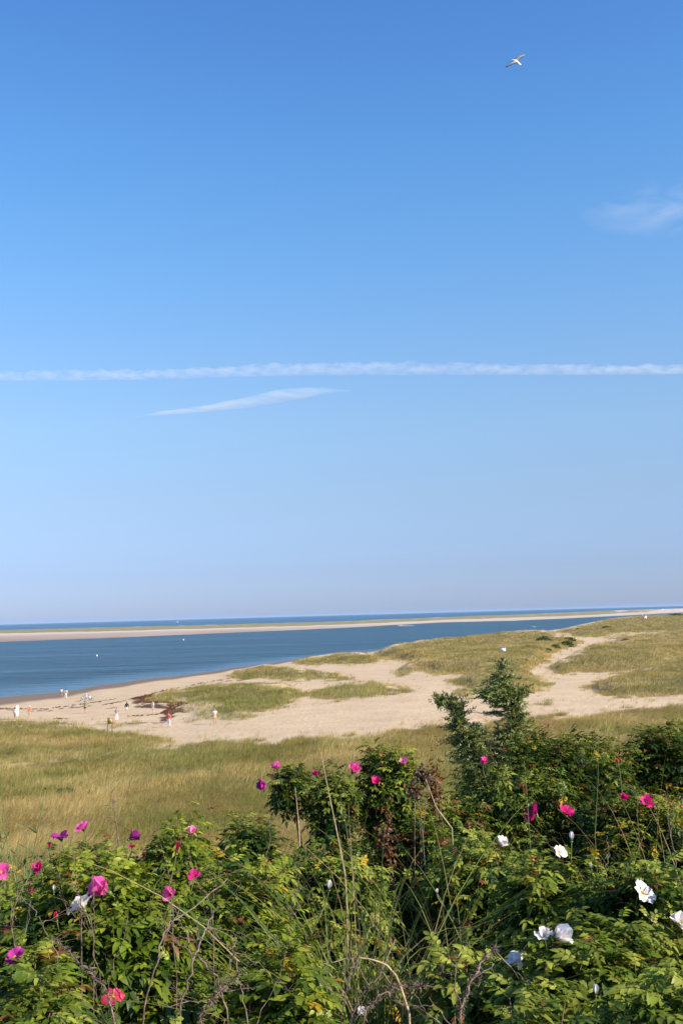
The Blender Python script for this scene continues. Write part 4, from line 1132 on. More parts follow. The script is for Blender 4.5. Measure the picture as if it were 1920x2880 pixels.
for a in [(1528, 1797, 46, 20, 'largest left shrub of the dark cluster beside the far sand path'), (1560, 1806, 30, 16, 'small shrub in the middle of the dark cluster beside the far path'),
          (1592, 1806, 54, 24, 'widest shrub at the right of the dark cluster, touching the sand path'), (1600, 1796, 40, 14, 'shrub behind the widest one of the dark cluster'), (1465, 1796, 32, 8, 'low shrub left of the dark cluster on the grassy hill'),
          (1470, 1782, 40, 7, 'low dark shrub on the crest of the grassy hill by the water'), (1540, 1828, 24, 9, 'small shrub below the dark cluster, by the path'), (1474, 1855, 30, 12, 'dark shrub on the slope right of the white sign'),
          (1758, 1805, 28, 9, 'upper of two small shrubs on the right dune'), (1755, 1816, 20, 8, 'lower of two small shrubs on the right dune'), (1718, 1811, 12, 6, 'tiny shrub left of the pair on the right dune'), (1666, 1828, 20, 8, 'small shrub just right of the far sand path'),
          (1898, 1729, 44, 6, 'flat dark thicket on the skyline at the right edge', ), (1780, 1763, 22, 5, 'small dark shrub on the far flat, left'), (1822, 1762, 14, 5, 'small dark shrub on the far flat, right'), (1705, 1766, 26, 7, 'dark shrub on the bluff behind the sand spit'),
          (1625, 1768, 16, 4, 'small shrub left of the sand spit')]:
    shrub(*a)
shrub(186, 2221, 56, 18, 'low green shrub in the dry field at the left', 'green', 420)

# ------------------------------------------------------------------ gull
def gull():
    c = at_y(1451, 174, 62)
    mb = MB()
    # body: from beak (left) to tail (right); x is along -> right in the picture
    xs = np.array([-.30, -.27, -.23, -.18, -.12, -.02, .10, .18, .24, .31]) * .82; rr = np.array([.006, .014, .036, .044, .055, .072, .062, .042, .026, .018])
    z = np.array([-.012, -.01, 0, .004, 0, -.01, -.02, -.02, -.022, -.025])
    P = np.stack([xs, 0 * xs, z], -1)
    a = np.arange(12) * 2 * np.pi / 12
    V = np.stack([np.repeat(xs, 12), np.outer(rr * np.interp(xs, [.1, .31], [1, 3.2]), np.cos(a)).ravel(), np.repeat(z, 12) + np.outer(rr * np.interp(xs, [.1, .31], [1, .5]), np.sin(a)).ravel()], -1)
    i = np.arange(9)[:, None] * 12; j = np.arange(12)[None]; j2 = (j + 1) % 12
    cb = np.where(V[:, 0:1] < -.265, np.array([.55, .38, .08]), np.array([.82, .82, .80]))
    mb.add(V, [np.stack([i + j, i + j2, i + 12 + j2, i + 12 + j], -1).reshape(-1, 4), np.arange(12)[None], (108 + np.arange(12))[None]], cb)
    # wings: near wing (towards camera, sweeps down left), far wing (up right)
    for sgn, tipz, sweep in ((-1, -.20, -.34), (1, .20, .38)):
        sp = np.linspace(0, 1, 12); V = []; C = []
        for s in sp:
            yy = sgn * (.04 + s * .52); xx = -.05 + sweep * s ** 1.25; zz = .03 + tipz * s ** 1.1 + .07 * math.sin(s * math.pi) * 1.0
            ch = .21 * (1 - s) ** .45 * (1 - .25 * s) + .012
            th = .016 * (1 - s) + .003
            for dx, dz in ((-ch * .45, 0), (-ch * .1, th), (ch * .55, -.004), (-ch * .1, -th * .6)):
                V.append((xx + dx, yy, zz + dz)); C.append((.05, .05, .055) if s > .86 else (.24, .25, .27))
        i = np.arange(11)[:, None] * 4; j = np.arange(4)[None]; j2 = (j + 1) % 4
        mb.add(V, [np.stack([i + j, i + j2, i + 4 + j2, i + 4 + j], -1).reshape(-1, 4), np.arange(4)[None], (44 + np.arange(4))[None]], np.array(C))
    m_, n, l, b = new_mat('gull_feather'); at = n.new('ShaderNodeAttribute'); at.attribute_name = 'Col'; l.new(at.outputs['Color'], b.inputs['Base Color']); b.inputs['Roughness'].default_value = .7
    o = mb.build('seagull', m_, None, True); o.location = c; o.rotation_euler = (R(62), R(24), R(10)); o.scale = (1.25, 1.25, 1.25)
    tag(o, 'white and grey gull gliding alone high in the blue sky', 'gull')
gull()

# ------------------------------------------------------------------ people
M_skin = plain('skin', (0.50, 0.29, 0.20), .55, .05)
MATS = {}
def cloth(c):
    k = tuple(c)
    if k not in MATS: MATS[k] = plain('cloth', c, .85, .10, 14)
    return MATS[k]

def skin_obj(name, chains, mat, parent=None, sub=1):
    """chains: list of (points, radii, parent_index or None): grown with a Skin modifier"""
    V, E, Rr, roots, idx = [], [], [], [], {}
    for key, pts, rad, at_ in chains:
        ids = []
        for k, (p, r) in enumerate(zip(pts, rad)):
            V.append(p); Rr.append(r); ids.append(len(V) - 1)
            if k: E.append((ids[-2], ids[-1]))
        if at_ is None: roots.append(ids[0])
        else: E.append((idx[at_[0]][at_[1]], ids[0]))
        idx[key] = ids
    me = bpy.data.meshes.new(name); me.from_pydata([tuple(map(float, v)) for v in V], E, []); me.update()
    o = bpy.data.objects.new(name, me); COL.objects.link(o)
    o.modifiers.new('skin', 'SKIN'); 
    if not me.skin_vertices:
        me.skin_vertices if False else None
    if len(me.skin_vertices) == 0:
        bpy.context.view_layer.objects.active = o; bpy.ops.mesh.customdata_skin_add()
    sv = me.skin_vertices[0].data
    for k, r in enumerate(Rr):
        sv[k].radius = (r, r) if np.isscalar(r) else r
        sv[k].use_root = k in roots
    s = o.modifiers.new('sub', 'SUBSURF'); s.levels = sub; s.render_levels = sub
    me.materials.append(mat)
    if parent: o.parent = parent
    return o

def lerp(a, b_, t): return np.asarray(a, float) * (1 - t) + np.asarray(b_, float) * t

def person(px, py, hpx, yaw, top, bottom, hair, label, pose='stand', long_bottom=False, hair_len=.12, hat=None, sleeves=.45, long_top=.0, scale=None, arms=None, group='people on the beach', bag=None, ground_pt=None):
    p = gpoint(px, py) if ground_pt is None else ground_pt
    H = 1.70 if scale is None else scale
    S = H / 1.72
    st = .13 if pose in ('walk',) else 0.0
    J_ = dict(pel=(0, 0, .93), waist=(0, 0, 1.06), chest=(0, .0, 1.27), neck=(0, .005, 1.44), head0=(0, -.01, 1.53), head1=(0, -.015, 1.61), head2=(0, -.01, 1.68))
    leg = {}
    for s, sg in (('l', -1), ('r', 1)):
        fy = st * sg
        if pose == 'sit':
            J_.update(pel=(0, 0, .22), waist=(0, .06, .34), chest=(0, .16, .54), neck=(0, .21, .70), head0=(0, .20, .79), head1=(0, .195, .87), head2=(0, .20, .94))
            leg[s] = [(sg * .09, -.02, .21), (sg * .12, -.42, .38), (sg * .12, -.78, .10), (sg * .13, -.90, .06)]
        else:
            leg[s] = [(sg * .09, 0, .88), (sg * .105, -fy * .6 - .03, .49), (sg * .11, -fy + .03 * abs(fy) * 5, .09), (sg * .12, -fy - .13, .035)]
    arm = {}
    ar = arms or 'down'
    ch = np.array(J_['chest'])
    for s, sg in (('l', -1), ('r', 1)):
        sh = ch + (sg * .185, .0, .11)
        if ar == 'down': e, w_ = sh + (sg * .07, .03, -.28), sh + (sg * .09, -.05, -.52)
        elif ar == 'front': e, w_ = sh + (sg * .06, -.02, -.27), sh + (-sg * .03, -.24, -.20)
        elif ar == 'hip': e, w_ = sh + (sg * .17, .05, -.24), sh + (sg * .02, -.04, -.40)
        elif ar == 'up': e, w_ = sh + (sg * .10, -.12, .16), sh + (sg * .0, -.14, .42)
        elif ar == 'carry': e, w_ = (sh + (sg * .08, -.05, -.26), sh + (-.05, -.22, -.12)) if sg < 0 else (sh + (sg * .07, .03, -.28), sh + (sg * .09, -.05, -.52))
        arm[s] = (sh, e, w_)
    D = {k: np.array(v) for k, v in J_.items()}
    chains = [('spine', [D['pel'], D['waist'], D['chest'], lerp(D['chest'], D['neck'], .62), D['neck'], D['head0'], D['head1'], D['head2']],
               [(.15, .105), (.125, .09), (.155, .10), (.10, .075), .052, (.068, .08), (.082, .095), (.05, .06)], None),
              ('nose', [D['head0'] + (0, -.085, .03), D['head0'] + (0, -.108, .018)], [.014, .012], None)]
    for s in 'lr':
        L_ = [np.array(q) for q in leg[s]]
        chains.append(('leg' + s, [L_[0], lerp(L_[0], L_[1], .45), L_[1], lerp(L_[1], L_[2], .35), L_[2], L_[3]], [.088, .078, .056, .054, .038, (.042, .028)], ('spine', 0)))
        sh, e, w_ = arm[s]; hd = unit(w_ - e)
        chains.append(('arm' + s, [sh, lerp(sh, e, .5), e, lerp(e, w_, .4), w_, w_ + hd * .045, w_ + hd * .085], [.056, .046, .039, .037, .026, (.04, .018), (.036, .016)], ('spine', 3)))
        sd3 = unit(np.cross(hd, (0, 1, 0)) + 1e-5)
        for f in range(4):
            o_ = sd3 * (.027 - .018 * f); b0 = w_ + hd * .075 + o_; ln = (.062, .072, .067, .052)[f]
            chains.append(('f%d%s' % (f, s), [b0, b0 + hd * ln * .55, b0 + hd * ln * .9 + np.array([0, -.015, 0])], [.009, .0085, .007], None))
        b0 = w_ + hd * .03 + sd3 * .03
        chains.append(('t' + s, [b0, b0 + sd3 * .022 + hd * .02, b0 + sd3 * .03 + hd * .05], [.011, .010, .008], None))
    body = skin_obj('person', chains, M_skin)
    tag(body, label, 'person', group)
    # shirt
    tc_ = [('b', [lerp(D['pel'], D['waist'], .15 - long_top), D['waist'], D['chest'], lerp(D['chest'], D['neck'], .62)], [(.168 + long_top * .1, .125), (.148, .112), (.178, .122), (.12, .092)], None)]
    for s in 'lr':
        sh, e, w_ = arm[s]
        if sleeves > 0:
            q = [sh, lerp(sh, e, min(sleeves, 1.0))] if sleeves <= 1 else [sh, e, lerp(e, w_, sleeves - 1)]
            tc_.append(('s' + s, q, [.068, .060] if len(q) == 2 else [.068, .054, .044], ('b', 3)))
    skin_obj('shirt', tc_, cloth(top), body)
    # trousers, shorts or skirt
    bc = [('h', [lerp(D['pel'], D['waist'], .3), D['pel']], [(.158, .115), (.166, .122)], None)]
    for s in 'lr':
        L_ = [np.array(q) for q in leg[s]]
        q = [L_[0], lerp(L_[0], L_[1], .6), L_[1], lerp(L_[1], L_[2], .5), lerp(L_[1], L_[2], .88)] if long_bottom else [L_[0], lerp(L_[0], L_[1], .55)]
        bc.append(('l' + s, q, [.102, .094, .076, .068, .06] if long_bottom else [.102, .098], ('h', 1)))
    skin_obj('trousers' if long_bottom else 'shorts', bc, cloth(bottom), body)
    # hair
    hb = D['head1'] + np.array([0, .025, .02]); hm = MB()
    hl = max(hair_len, .1)
    skin_obj('hair', [('h', [hb + (0, -.02, .045), hb + (0, .02, 0), hb + (0, .045, -hl * .5), hb + (0, .04, -hl)], [(.078, .07), (.092, .085), (.085, .06), (.05, .035)], None)], cloth(hair), body)
    if hat is not None:
        hm = MB(); c = D['head2']; a = np.arange(16) * 2 * np.pi / 16; V = []
        for r, z in ((.17, -.03), (.165, -.02), (.10, -.01), (.095, .06), (.06, .085), (.0, .09)):
            V += [(c[0] + r * math.cos(q), c[1] + r * math.sin(q), c[2] + z) for q in a]
        i = np.arange(5)[:, None] * 16; j = np.arange(16)[None]; j2 = (j + 1) % 16
        hm.add(V, [np.stack([i + j, i + j2, i + 16 + j2, i + 16 + j], -1).reshape(-1, 4)]); hm.build('sun_hat', cloth(hat), body, True)
    if bag is not None:
        hm = MB(); c = D['chest']; ellipsoid(hm, c + (0, .17, -.02), (.14, .08, .2), 12, 9)
        bg_ = hm.build('backpack', cloth(bag), body, True)
    body.location = p - np.array([0, 0, .0]); body.rotation_euler = (0, 0, R(yaw)); body.scale = (S, S, S)
    return body, p, S
DK = (.018, .013, .011); BR = (.10, .045, .025); WH = (.66, .64, .60)
person(84, 2023, 36, 200, (.62, .16, .08), (.33, .36, .36), BR, 'person in an orange top, grey shorts and wide white hat, second from the left', hat=WH, arms='down')
person(174, 1960, 21, 200, (.72, .55, .52), (.05, .06, .12), DK, 'shorter dark-haired walker in a pale pink top on the wet sand edge', pose='walk', scale=1.55)
person(186, 1965, 28, 205, (.66, .65, .62), (.68, .66, .63), DK, 'tall walker all in white with long dark hair and a tan bag, near the water', pose='walk', long_bottom=True, hair_len=.3, sleeves=1.6, bag=(.5, .24, .12))
person(240, 2007, 35, 170, (.20, .27, .03), (.03, .04, .07), DK, 'person in a yellow-green shirt and navy shorts facing the seated group', sleeves=.6)
person(329, 2029, 36, 190, (.28, .27, .30), (.68, .66, .63), (.30, .13, .07), 'person in a grey patterned top and long white trousers above the wooden sign', long_bottom=True, arms='front')
person(357, 2010, 34, 215, (.012, .012, .014), (.78, .74, .70), (.16, .04, .02), 'person in a black top and white shorts with long auburn hair', hair_len=.42, sleeves=1.5, pose='walk')
person(430, 2008, 30, 140, (.80, .76, .66), (.74, .66, .50), DK, 'dark-haired person in a loose cream shirt beside the seaweed patch', pose='walk', long_top=.35, sleeves=1.2)
person(475, 2046, 41, 160, (.75, .035, .04), (.62, .68, .72), BR, 'person in a bright red top and pale jeans below the seaweed patch', long_bottom=True, arms='front', sleeves=0)
person(605, 2036, 47, 10, (.70, .69, .70), (.66, .48, .34), BR, 'person in a white T-shirt and tan shorts standing apart on the right', arms='front', sleeves=.55)
person(934, 1852, 14, 160, (.62, .63, .68), (.12, .12, .13), DK, 'lone distant person at the waterline behind the grassy dune', pose='stand', ground_pt=np.append(on_z(934, 1853, .5)[:2], .5), arms='front')
b1, p1, s1 = person(43, 2024, 33, 160, (.82, .72, .55), (.35, .42, .62), BR, 'leftmost person, in a cream top, holding a tall white board upright', arms='carry', sleeves=.5, scale=1.6)
bm_ = MB()
bq = []
for z, w_ in ((0, .16), (.05, .2), (.5, .24), (1.0, .23), (1.25, .18), (1.38, .06)):
    bq += [(-w_, -.025, z), (w_, -.025, z), (w_, .025, z), (-w_, .025, z)]
i = np.arange(5)[:, None] * 4; j = np.arange(4)[None]; j2 = (j + 1) % 4
bm_.add(bq, [np.stack([i + j, i + j2, i + 4 + j2, i + 4 + j], -1).reshape(-1, 4), [3, 2, 1, 0], [20, 21, 22, 23]])
o = bm_.build('bodyboard', cloth((.84, .84, .78))); o.location = p1 + np.array([.22, -.05, .45]); o.rotation_euler = (R(-4), R(4), R(12)); tag(o, 'tall white board held upright by the leftmost person', 'board')

M_blue = plain('chair_canvas', (0.10, 0.42, 0.55), .8, .1); M_tube = plain('white_tube', (.75, .76, .76), .35, .03)
def beach_chair(p, yaw, label):
    root = empty('beach_chair', p); root.rotation_euler = (0, 0, R(yaw)); tag(root, label, 'beach chair', 'low blue beach chairs')
    s = MB(); box(s, (0, -.12, .14), (.5, .46, .02)); s.build('seat', M_blue, root)
    k = MB()
    V = [(-.25, .12, .16), (.25, .12, .16), (.25, .46, .80), (-.25, .46, .80), (-.25, .14, .15), (.25, .14, .15), (.25, .48, .79), (-.25, .48, .79)]
    k.add(V, [[[0, 1, 2, 3], [7, 6, 5, 4], [0, 4, 5, 1], [2, 6, 7, 3], [1, 5, 6, 2], [0, 3, 7, 4]]]); k.build('backrest', M_blue, root)
    f = MB()
    for sx in (-.27, .27):
        tube(f, [(sx, -.36, 0), (sx, -.36, .16), (sx, .13, .16), (sx, .5, .84)], .014, 6); tube(f, [(sx, .2, .0), (sx, .05, .34), (sx, -.36, .34), (sx, -.36, .14)], .014, 6)
    f.build('frame', M_tube, root)
for (px, py, yw, tp_, lab, cl) in [(229, 1973, -60, (.55, .70, .75), 'person in a light blue top sitting in the left blue beach chair', 'left low blue beach chair of the seated group'),
                              (243, 1968, 10, (.60, .42, .36), 'person in a rose top sitting in the middle chair of the group', 'middle low blue beach chair, partly behind a standing person'),
                              (255, 1970, 60, (.72, .66, .66), 'person in a pale top sitting in the right blue beach chair', 'right low blue beach chair of the seated group')]:
    _, p, _ = person(px, py, 20, yw, tp_, (.05, .07, .12), DK if px != 255 else (.14, .05, .03), lab, pose='sit', arms='front', group='people sitting in beach chairs', hat=WH if px == 243 else None)
    beach_chair(p, yw, cl)

# ------------------------------------------------------------------ signs
M_wood = bark('weathered_wood', (.16, .10, .05), (.34, .22, .12)); M_yel = plain('yellow_paint', (.50, .42, .03), .5, .05); M_blk = plain('black_paint', (.02, .02, .02), .5); M_wht = plain('white_panel', (.82, .80, .84), .5, .04)
M_red = plain('red_band', (.65, .18, .10), .5); M_pur = plain('purple_band', (.16, .08, .22), .5)
p = gpoint(309, 2064); root = empty('trail_sign', p); root.rotation_euler = (0, 0, R(22)); tag(root, 'wooden sign with a yellow diamond on two leaning posts at the edge of the beach', 'sign')
k_ = np.linalg.norm(p - CAMP) / FPX
for sx in (-.24, .24):
    s = MB(); tube(s, [(sx, 0, -.2), (sx + .05, 0, .9), (sx + .12, .02, 1.72)], [.055, .055, .05], 8); s.build('post', M_wood, root)
s = MB(); box(s, (.1, -.06, 1.38), (.66, .05, .66)); s.build('board', M_wood, root)
s = MB(); V = [(.1, -.088, 1.62), (.28, -.088, 1.38), (.1, -.088, 1.14), (-.08, -.088, 1.38)]; V += [(x, y - .012, z) for x, y, z in V]
s.add(V, [[[4, 5, 6, 7], [3, 2, 1, 0], [0, 1, 5, 4], [1, 2, 6, 5], [2, 3, 7, 6], [3, 0, 4, 7]]]); dm = s.build('diamond_plate', M_yel, root)
s = MB(); tube(s, [(.03, -.105, 1.44), (.1, -.105, 1.36), (.17, -.105, 1.44)], .02, 5); tube(s, [(.1, -.105, 1.28), (.1, -.105, 1.36)], .02, 5); s.build('symbol', M_blk, dm)
p = gpoint(1414, 1846); p[2] += .3; root = empty('dune_sign', p); root.rotation_euler = (0, 0, R(-4)); tag(root, 'white sign board with red and purple top edge on the hill above the juniper', 'sign')
for sx in (-.45, .45):
    s = MB(); box(s, (sx, .03, .5), (.07, .07, 1.2)); s.build('post', M_wood, root)
s = MB(); box(s, (0, -.03, 1.12), (1.2, .04, .72)); s.build('panel', M_wht, root)
s = MB(); box(s, (-.28, -.035, 1.535), (.64, .052, .11)); s.build('purple_band', M_pur, root)
s = MB(); box(s, (.34, -.035, 1.535), (.58, .052, .11)); s.build('red_band', M_red, root)

# ------------------------------------------------------------------ boats, buoys, hut
M_hull = plain('white_hull', (.82, .82, .80), .3, .03); M_deck = plain('grey_deck', (.30, .32, .34), .6); M_glass = plain('dark_glass', (.03, .05, .07), .15)
def boat(px, py, L, yaw, label, cabin=False, z=0.0, motor=True, grp='small white boats'):
    p = on_z(px, py, z); p[2] = z
    root = empty('motorboat', p); root.rotation_euler = (0, 0, R(yaw)); tag(root, label, 'boat', grp)
    xs = np.linspace(-.5, .5, 9) * L; V = []
    for x in xs:
        t = x / L + .5; w_ = L * .16 * (1 - max(0, t - .45) ** 2 * 3.1); fz = L * (.10 + .07 * max(0, t - .3)); kz = -L * .03 + L * .06 * max(0, t - .75) * 2
        V += [(x, -w_, fz), (x + .02 * L * t, -w_ * .85, 0), (x, 0, kz), (x + .02 * L * t, w_ * .85, 0), (x, w_, fz), (x, w_ * .8, fz * .95), (x, 0, fz * .45), (x, -w_ * .8, fz * .95)]
    i = np.arange(8)[:, None] * 8; j = np.arange(8)[None]; j2 = (j + 1) % 8
    h = MB(); h.add(V, [np.stack([i + j, i + j2, i + 8 + j2, i + 8 + j], -1).reshape(-1, 4), np.arange(8)[None], (64 + np.arange(8))[None]]); h.build('hull', M_hull, root)
    c = MB()
    if cabin: box(c, (-.02 * L, 0, L * .24), (L * .30, L * .2, L * .2)); c.build('cabin', M_hull, root); c = MB(); box(c, (-.02 * L, 0, L * .27), (L * .31, L * .205, L * .06)); c.build('window', M_glass, root)
    else: box(c, (-.03 * L, 0, L * .16), (L * .12, L * .12, L * .16)); c.build('console', M_deck, root); c = MB(); box(c, (.03 * L, 0, L * .27), (L * .02, L * .12, L * .07)); c.build('windscreen', M_glass, root)
    if motor: c = MB(); box(c, (-.55 * L, 0, L * .10), (L * .08, L * .07, L * .16)); ellipsoid(c, (-.55 * L, 0, L * .2), (L * .06, L * .05, L * .05)); c.build('outboard_motor', M_deck, root)
    return p
pb = boat(1127, 1761, 6.5, 174, 'white speedboat with a foaming wake close to the far sandbar')
fm = MB(); 
for k in range(90):
    t = rng.random(); x = pb[0] + 3 + 11 * t; y = pb[1] + rng.normal(0, .5 + t); s = rng.uniform(.25, .6) * (1 - .5 * t)
    ellipsoid(fm, (x, y, .03), (s * 1.6, s, .22 * (1 - .6 * t) + .05), 7, 5)
o = fm.build('wake_foam', plain('foam', (.8, .82, .82), .8)); o['kind'] = 'stuff'; tag(o, 'white foam of the wake behind the speedboat', 'wake')
boat(1500, 1764, 4.2, 160, 'small white skiff moored in the channel off the grassy hill')
boat(499, 1750, 11, 15, 'tiny distant cabin boat on the open sea at the left', cabin=True)
for px, py, L, lab in [(1827, 1716.5, 5.5, 'left white boat drawn up on the far end of the sandbar'), (1835, 1716, 5, 'second white boat drawn up on the far end of the sandbar'), (1862, 1714.5, 8, 'largest white boat on the far end of the sandbar at the right')]:
    boat(px, py, L, rng.uniform(0, 40), lab, z=1.9, motor=False, cabin=px > 1850, grp='boats on the far sandbar')
def buoy(px, py, s, label):
    p = on_z(px, py, 0); root = empty('mooring_buoy', (p[0], p[1], 0)); tag(root, label, 'buoy', 'white mooring buoys in the channel')
    b_ = MB(); a = np.arange(14) * 2 * np.pi / 14; V = []
    prof = ((.30, -.2), (.44, .0), (.48, .25), (.42, .5), (.26, .68), (.12, .78), (.08, 1.0), (.0, 1.02))
    for r, z in prof: V += [(s * r * math.cos(q), s * r * math.sin(q), s * z) for q in a]
    i = np.arange(7)[:, None] * 14; j = np.arange(14)[None]; j2 = (j + 1) % 14
    b_.add(V, [np.stack([i + j, i + j2, i + 14 + j2, i + 14 + j], -1).reshape(-1, 4)]); b_.build('float', M_hull, root, True)
    r_ = MB(); t_ = np.linspace(0, 2 * np.pi, 17); tube(r_, np.stack([s * .47 * np.cos(t_), s * .47 * np.sin(t_), 0 * t_ + s * .26], -1), s * .05, 6, cap=False); r_.build('band', plain('blue_band', (.05, .14, .4), .5), root)
buoy(273, 1846, .8, 'larger nearer white buoy in the channel at the left'); buoy(516, 1801, .95, 'farther white buoy in the channel, near the sandbar')
p = gpoint(1811, 1741); root = empty('shelter', p); root.rotation_euler = (0, 0, R(20)); tag(root, 'small white and dark shelter with a pole on the far grassy flat', 'hut')
s = MB(); box(s, (.9, 0, 1.3), (1.7, 1.6, 2.6)); s.build('wall', M_wht, root)
s = MB(); box(s, (-.55, 0, 1.1), (1.1, 1.4, 2.2)); s.build('dark_side', M_deck, root)
s = MB(); s.add([(-.1, -.95, 2.62), (1.9, -.95, 2.62), (1.9, .95, 2.62), (-.1, .95, 2.62), (-.1, 0, 3.2), (1.9, 0, 3.2)], [[[0, 1, 5, 4], [2, 3, 4, 5], [3, 2, 1, 0]], [[0, 4, 3], [1, 2, 5]]]); s.build('roof', M_deck, root)
s = MB(); tube(s, [(-1.5, 0, 0), (-1.6, 0, 4.2)], .08, 6); s.build('pole', M_wht, root)
s = MB(); box(s, (-2.2, 0, 3.8), (1.1, .04, .6)); s.build('flag', M_red, root)

# ------------------------------------------------------------------ clouds (volumes high and far away)
def vol_mat(name, dens, sx=260.0, sz=55.0, lo=.36, hi=.66, tilt=0.0):
    m_ = bpy.data.materials.new(name); m_.use_nodes = True; n = m_.node_tree.nodes; l = m_.node_tree.links
    n.remove(n['Principled BSDF']); v = n.new('ShaderNodeVolumeScatter'); v.inputs['Anisotropy'].default_value = 0.0
    tc = n.new('ShaderNodeTexCoord'); mp = n.new('ShaderNodeMapping'); mp.inputs['Rotation'].default_value = (0, tilt, 0); l.new(tc.outputs['Object'], mp.inputs[0])
    mq = n.new('ShaderNodeMapping'); mq.inputs['Scale'].default_value = (1 / sx, 1 / 120.0, 1 / sz); l.new(mp.outputs[0], mq.inputs[0])
    nz = n.new('ShaderNodeTexNoise'); nz.inputs['Scale'].default_value = 1.0; nz.inputs['Detail'].default_value = 5; nz.inputs['Roughness'].default_value = .6; l.new(mq.outputs[0], nz.inputs['Vector'])
    mr = n.new('ShaderNodeMapping'); mr.inputs['Scale'].default_value = (1 / 1500.0, 0, 0); l.new(tc.outputs['Object'], mr.inputs[0])
    nb = n.new('ShaderNodeTexNoise'); nb.inputs['Scale'].default_value = 1.0; nb.inputs['Detail'].default_value = 3; l.new(mr.outputs[0], nb.inputs['Vector'])
    th = n.new('ShaderNodeMapRange'); th.inputs[1].default_value = lo; th.inputs[2].default_value = hi; th.inputs[3].default_value = .12; th.inputs[4].default_value = 1.6; l.new(nz.outputs['Fac'], th.inputs[0])
    tb = n.new('ShaderNodeMapRange'); tb.inputs[1].default_value = .32; tb.inputs[2].default_value = .68; tb.inputs[3].default_value = .45; tb.inputs[4].default_value = 1.45; l.new(nb.outputs['Fac'], tb.inputs[0])
    m1 = n.new('ShaderNodeMath'); m1.operation = 'MULTIPLY'; l.new(th.outputs[0], m1.inputs[0]); l.new(tb.outputs[0], m1.inputs[1])
    m2 = n.new('ShaderNodeMath'); m2.operation = 'MULTIPLY'; m2.inputs[1].default_value = dens; l.new(m1.outputs[0], m2.inputs[0]); l.new(m2.outputs[0], v.inputs['Density'])
    l.new(v.outputs[0], n['Material Output'].inputs['Volume'])
    m_.cycles.volume_step_rate = 0.02
    return m_
def ribbon_cloud(name, stations, Y, depth, dens, label, bump_top, bump_bot, seed, n=900, k=20, stretch=30, **kw):
    """stations: (photo x, upper y, lower y) of the cloud; a lumpy closed body at distance Y"""
    st_ = np.array(stations, float); xs = np.linspace(st_[0, 0], st_[-1, 0], n)
    up = np.interp(xs, st_[:, 0], st_[:, 1]); lo = np.interp(xs, st_[:, 0], st_[:, 2])
    c = np.array([at_y(a, (u_ + l_) / 2, Y) for a, u_, l_ in zip(xs, up, lo)]); h = (lo - up) / 2 * Y / FPX
    a = np.arange(k) * 2 * np.pi / k; V = np.zeros((n, k, 3))
    for q in range(k):
        s = math.sin(a[q]); nz_ = fbm(xs / stretch, np.full(n, math.cos(a[q]) * 1.5 + 5), seed, 4) - .45
        amp = bump_top if s > 0 else bump_bot
        r = h * (1 + amp * 2 * nz_)
        V[:, q, 0] = c[:, 0]; V[:, q, 1] = c[:, 1] + depth * math.cos(a[q]) * np.minimum(1, h / (h.max() * .4 + 1e-6)); V[:, q, 2] = c[:, 2] + r * s
    i = np.arange(n - 1)[:, None] * k; j = np.arange(k)[None]; j2 = (j + 1) % k
    mb = MB(); mb.add(V.reshape(-1, 3), [np.stack([i + j, i + j2, i + k + j2, i + k + j], -1).reshape(-1, 4), np.arange(k)[::-1][None], ((n - 1) * k + np.arange(k))[None]])
    o = mb.build(name, vol_mat(name + '_vapour', dens, **kw), None, True, origin=c[n // 2]); tag(o, label, 'contrail' if 'trail' in name else 'cloud')
    return o
ribbon_cloud('contrail', [(-300, 1060, 1082), (0, 1047, 1071), (250, 1042, 1070), (480, 1040, 1066), (640, 1030, 1062), (880, 1020, 1056), (1240, 1021, 1055), (1500, 1028, 1055), (1920, 1029, 1052), (2250, 1036, 1054)], 9000, 70, .0037, 'long white contrail running across the whole sky', .95, .12, 201, 1600, 20, 24, sx=110.0, sz=45.0)
ribbon_cloud('streak_cloud', [(375, 1172, 1174), (450, 1157, 1168), (560, 1143, 1160), (680, 1119, 1149), (780, 1096, 1134), (850, 1091, 1120), (920, 1091, 1106), (990, 1098, 1101)], 9500, 70, .0048, 'thin slanting streak of white cloud just below the contrail', .35, .35, 202, 400, 20, 60, sx=420.0, sz=55.0, tilt=-.20)

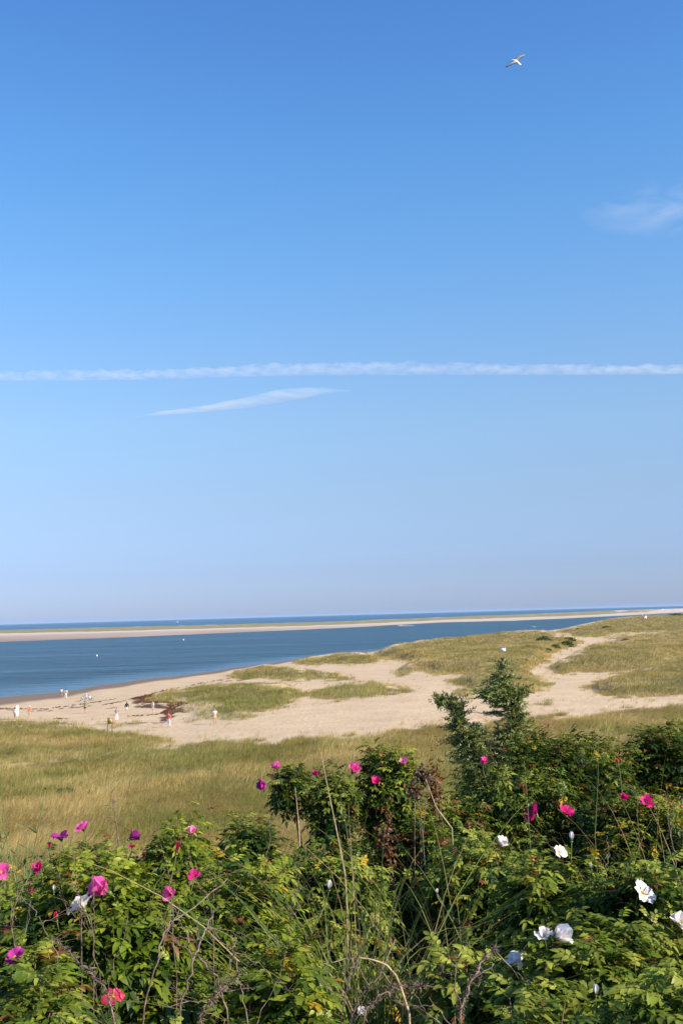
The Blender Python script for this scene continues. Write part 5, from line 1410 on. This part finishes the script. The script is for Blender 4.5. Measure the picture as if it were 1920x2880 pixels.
def wisp(px, py, wpx, hpx, Y, dens, label, seed):
    c = at_y(px, py, Y); s = np.array([wpx * Y / FPX / 2, wpx * Y / FPX / 3, hpx * Y / FPX / 2])
    mb = MB(); ellipsoid(mb, (0, 0, 0), s, 32, 20)
    m_ = bpy.data.materials.new('wisp_vapour'); m_.use_nodes = True; n = m_.node_tree.nodes; l = m_.node_tree.links
    n.remove(n['Principled BSDF']); v = n.new('ShaderNodeVolumeScatter')
    tc = n.new('ShaderNodeTexCoord'); mp = n.new('ShaderNodeMapping'); mp.inputs['Scale'].default_value = (1 / s[0], 1 / s[1], 1 / s[2]); l.new(tc.outputs['Object'], mp.inputs[0])
    nz = n.new('ShaderNodeTexNoise'); nz.inputs['Scale'].default_value = 1.5; nz.inputs['Detail'].default_value = 7; nz.inputs['Roughness'].default_value = .62; nz.inputs['Distortion'].default_value = .8; l.new(mp.outputs[0], nz.inputs['Vector'])
    ln = n.new('ShaderNodeVectorMath'); ln.operation = 'LENGTH'; l.new(mp.outputs[0], ln.inputs[0])
    fa = n.new('ShaderNodeMapRange'); fa.inputs[1].default_value = 1.0; fa.inputs[2].default_value = .2; l.new(ln.outputs['Value'], fa.inputs[0])
    th = n.new('ShaderNodeMapRange'); th.inputs[1].default_value = .49; th.inputs[2].default_value = .70; l.new(nz.outputs['Fac'], th.inputs[0])
    m1 = n.new('ShaderNodeMath'); m1.operation = 'MULTIPLY'; l.new(fa.outputs[0], m1.inputs[0]); l.new(th.outputs[0], m1.inputs[1])
    m2 = n.new('ShaderNodeMath'); m2.operation = 'MULTIPLY'; m2.inputs[1].default_value = dens; l.new(m1.outputs[0], m2.inputs[0]); l.new(m2.outputs[0], v.inputs['Density'])
    l.new(v.outputs[0], n['Material Output'].inputs['Volume'])
    o = mb.build('wisp_cloud', m_, None, True); o.location = c; tag(o, label, 'cloud')
wisp(1880, 582, 560, 150, 8000, .0026, 'faint ragged wisp of cloud high at the right edge', 3)

# ------------------------------------------------------------------ sea haze
hz = MB(); box(hz, (0, 0, 28.0), (140000, 140000, 64.0))
mh = bpy.data.materials.new('sea_haze'); mh.use_nodes = True; n = mh.node_tree.nodes; l = mh.node_tree.links
n.remove(n['Principled BSDF']); v = n.new('ShaderNodeVolumePrincipled'); v.inputs['Color'].default_value = (0.5, 0.72, 1.0, 1); v.inputs['Density'].default_value = 0.000014
l.new(v.outputs[0], n['Material Output'].inputs['Volume'])
o = hz.build('haze', mh); o['kind'] = 'stuff'; tag(o, 'thin pale sea haze lying over the water', 'haze')
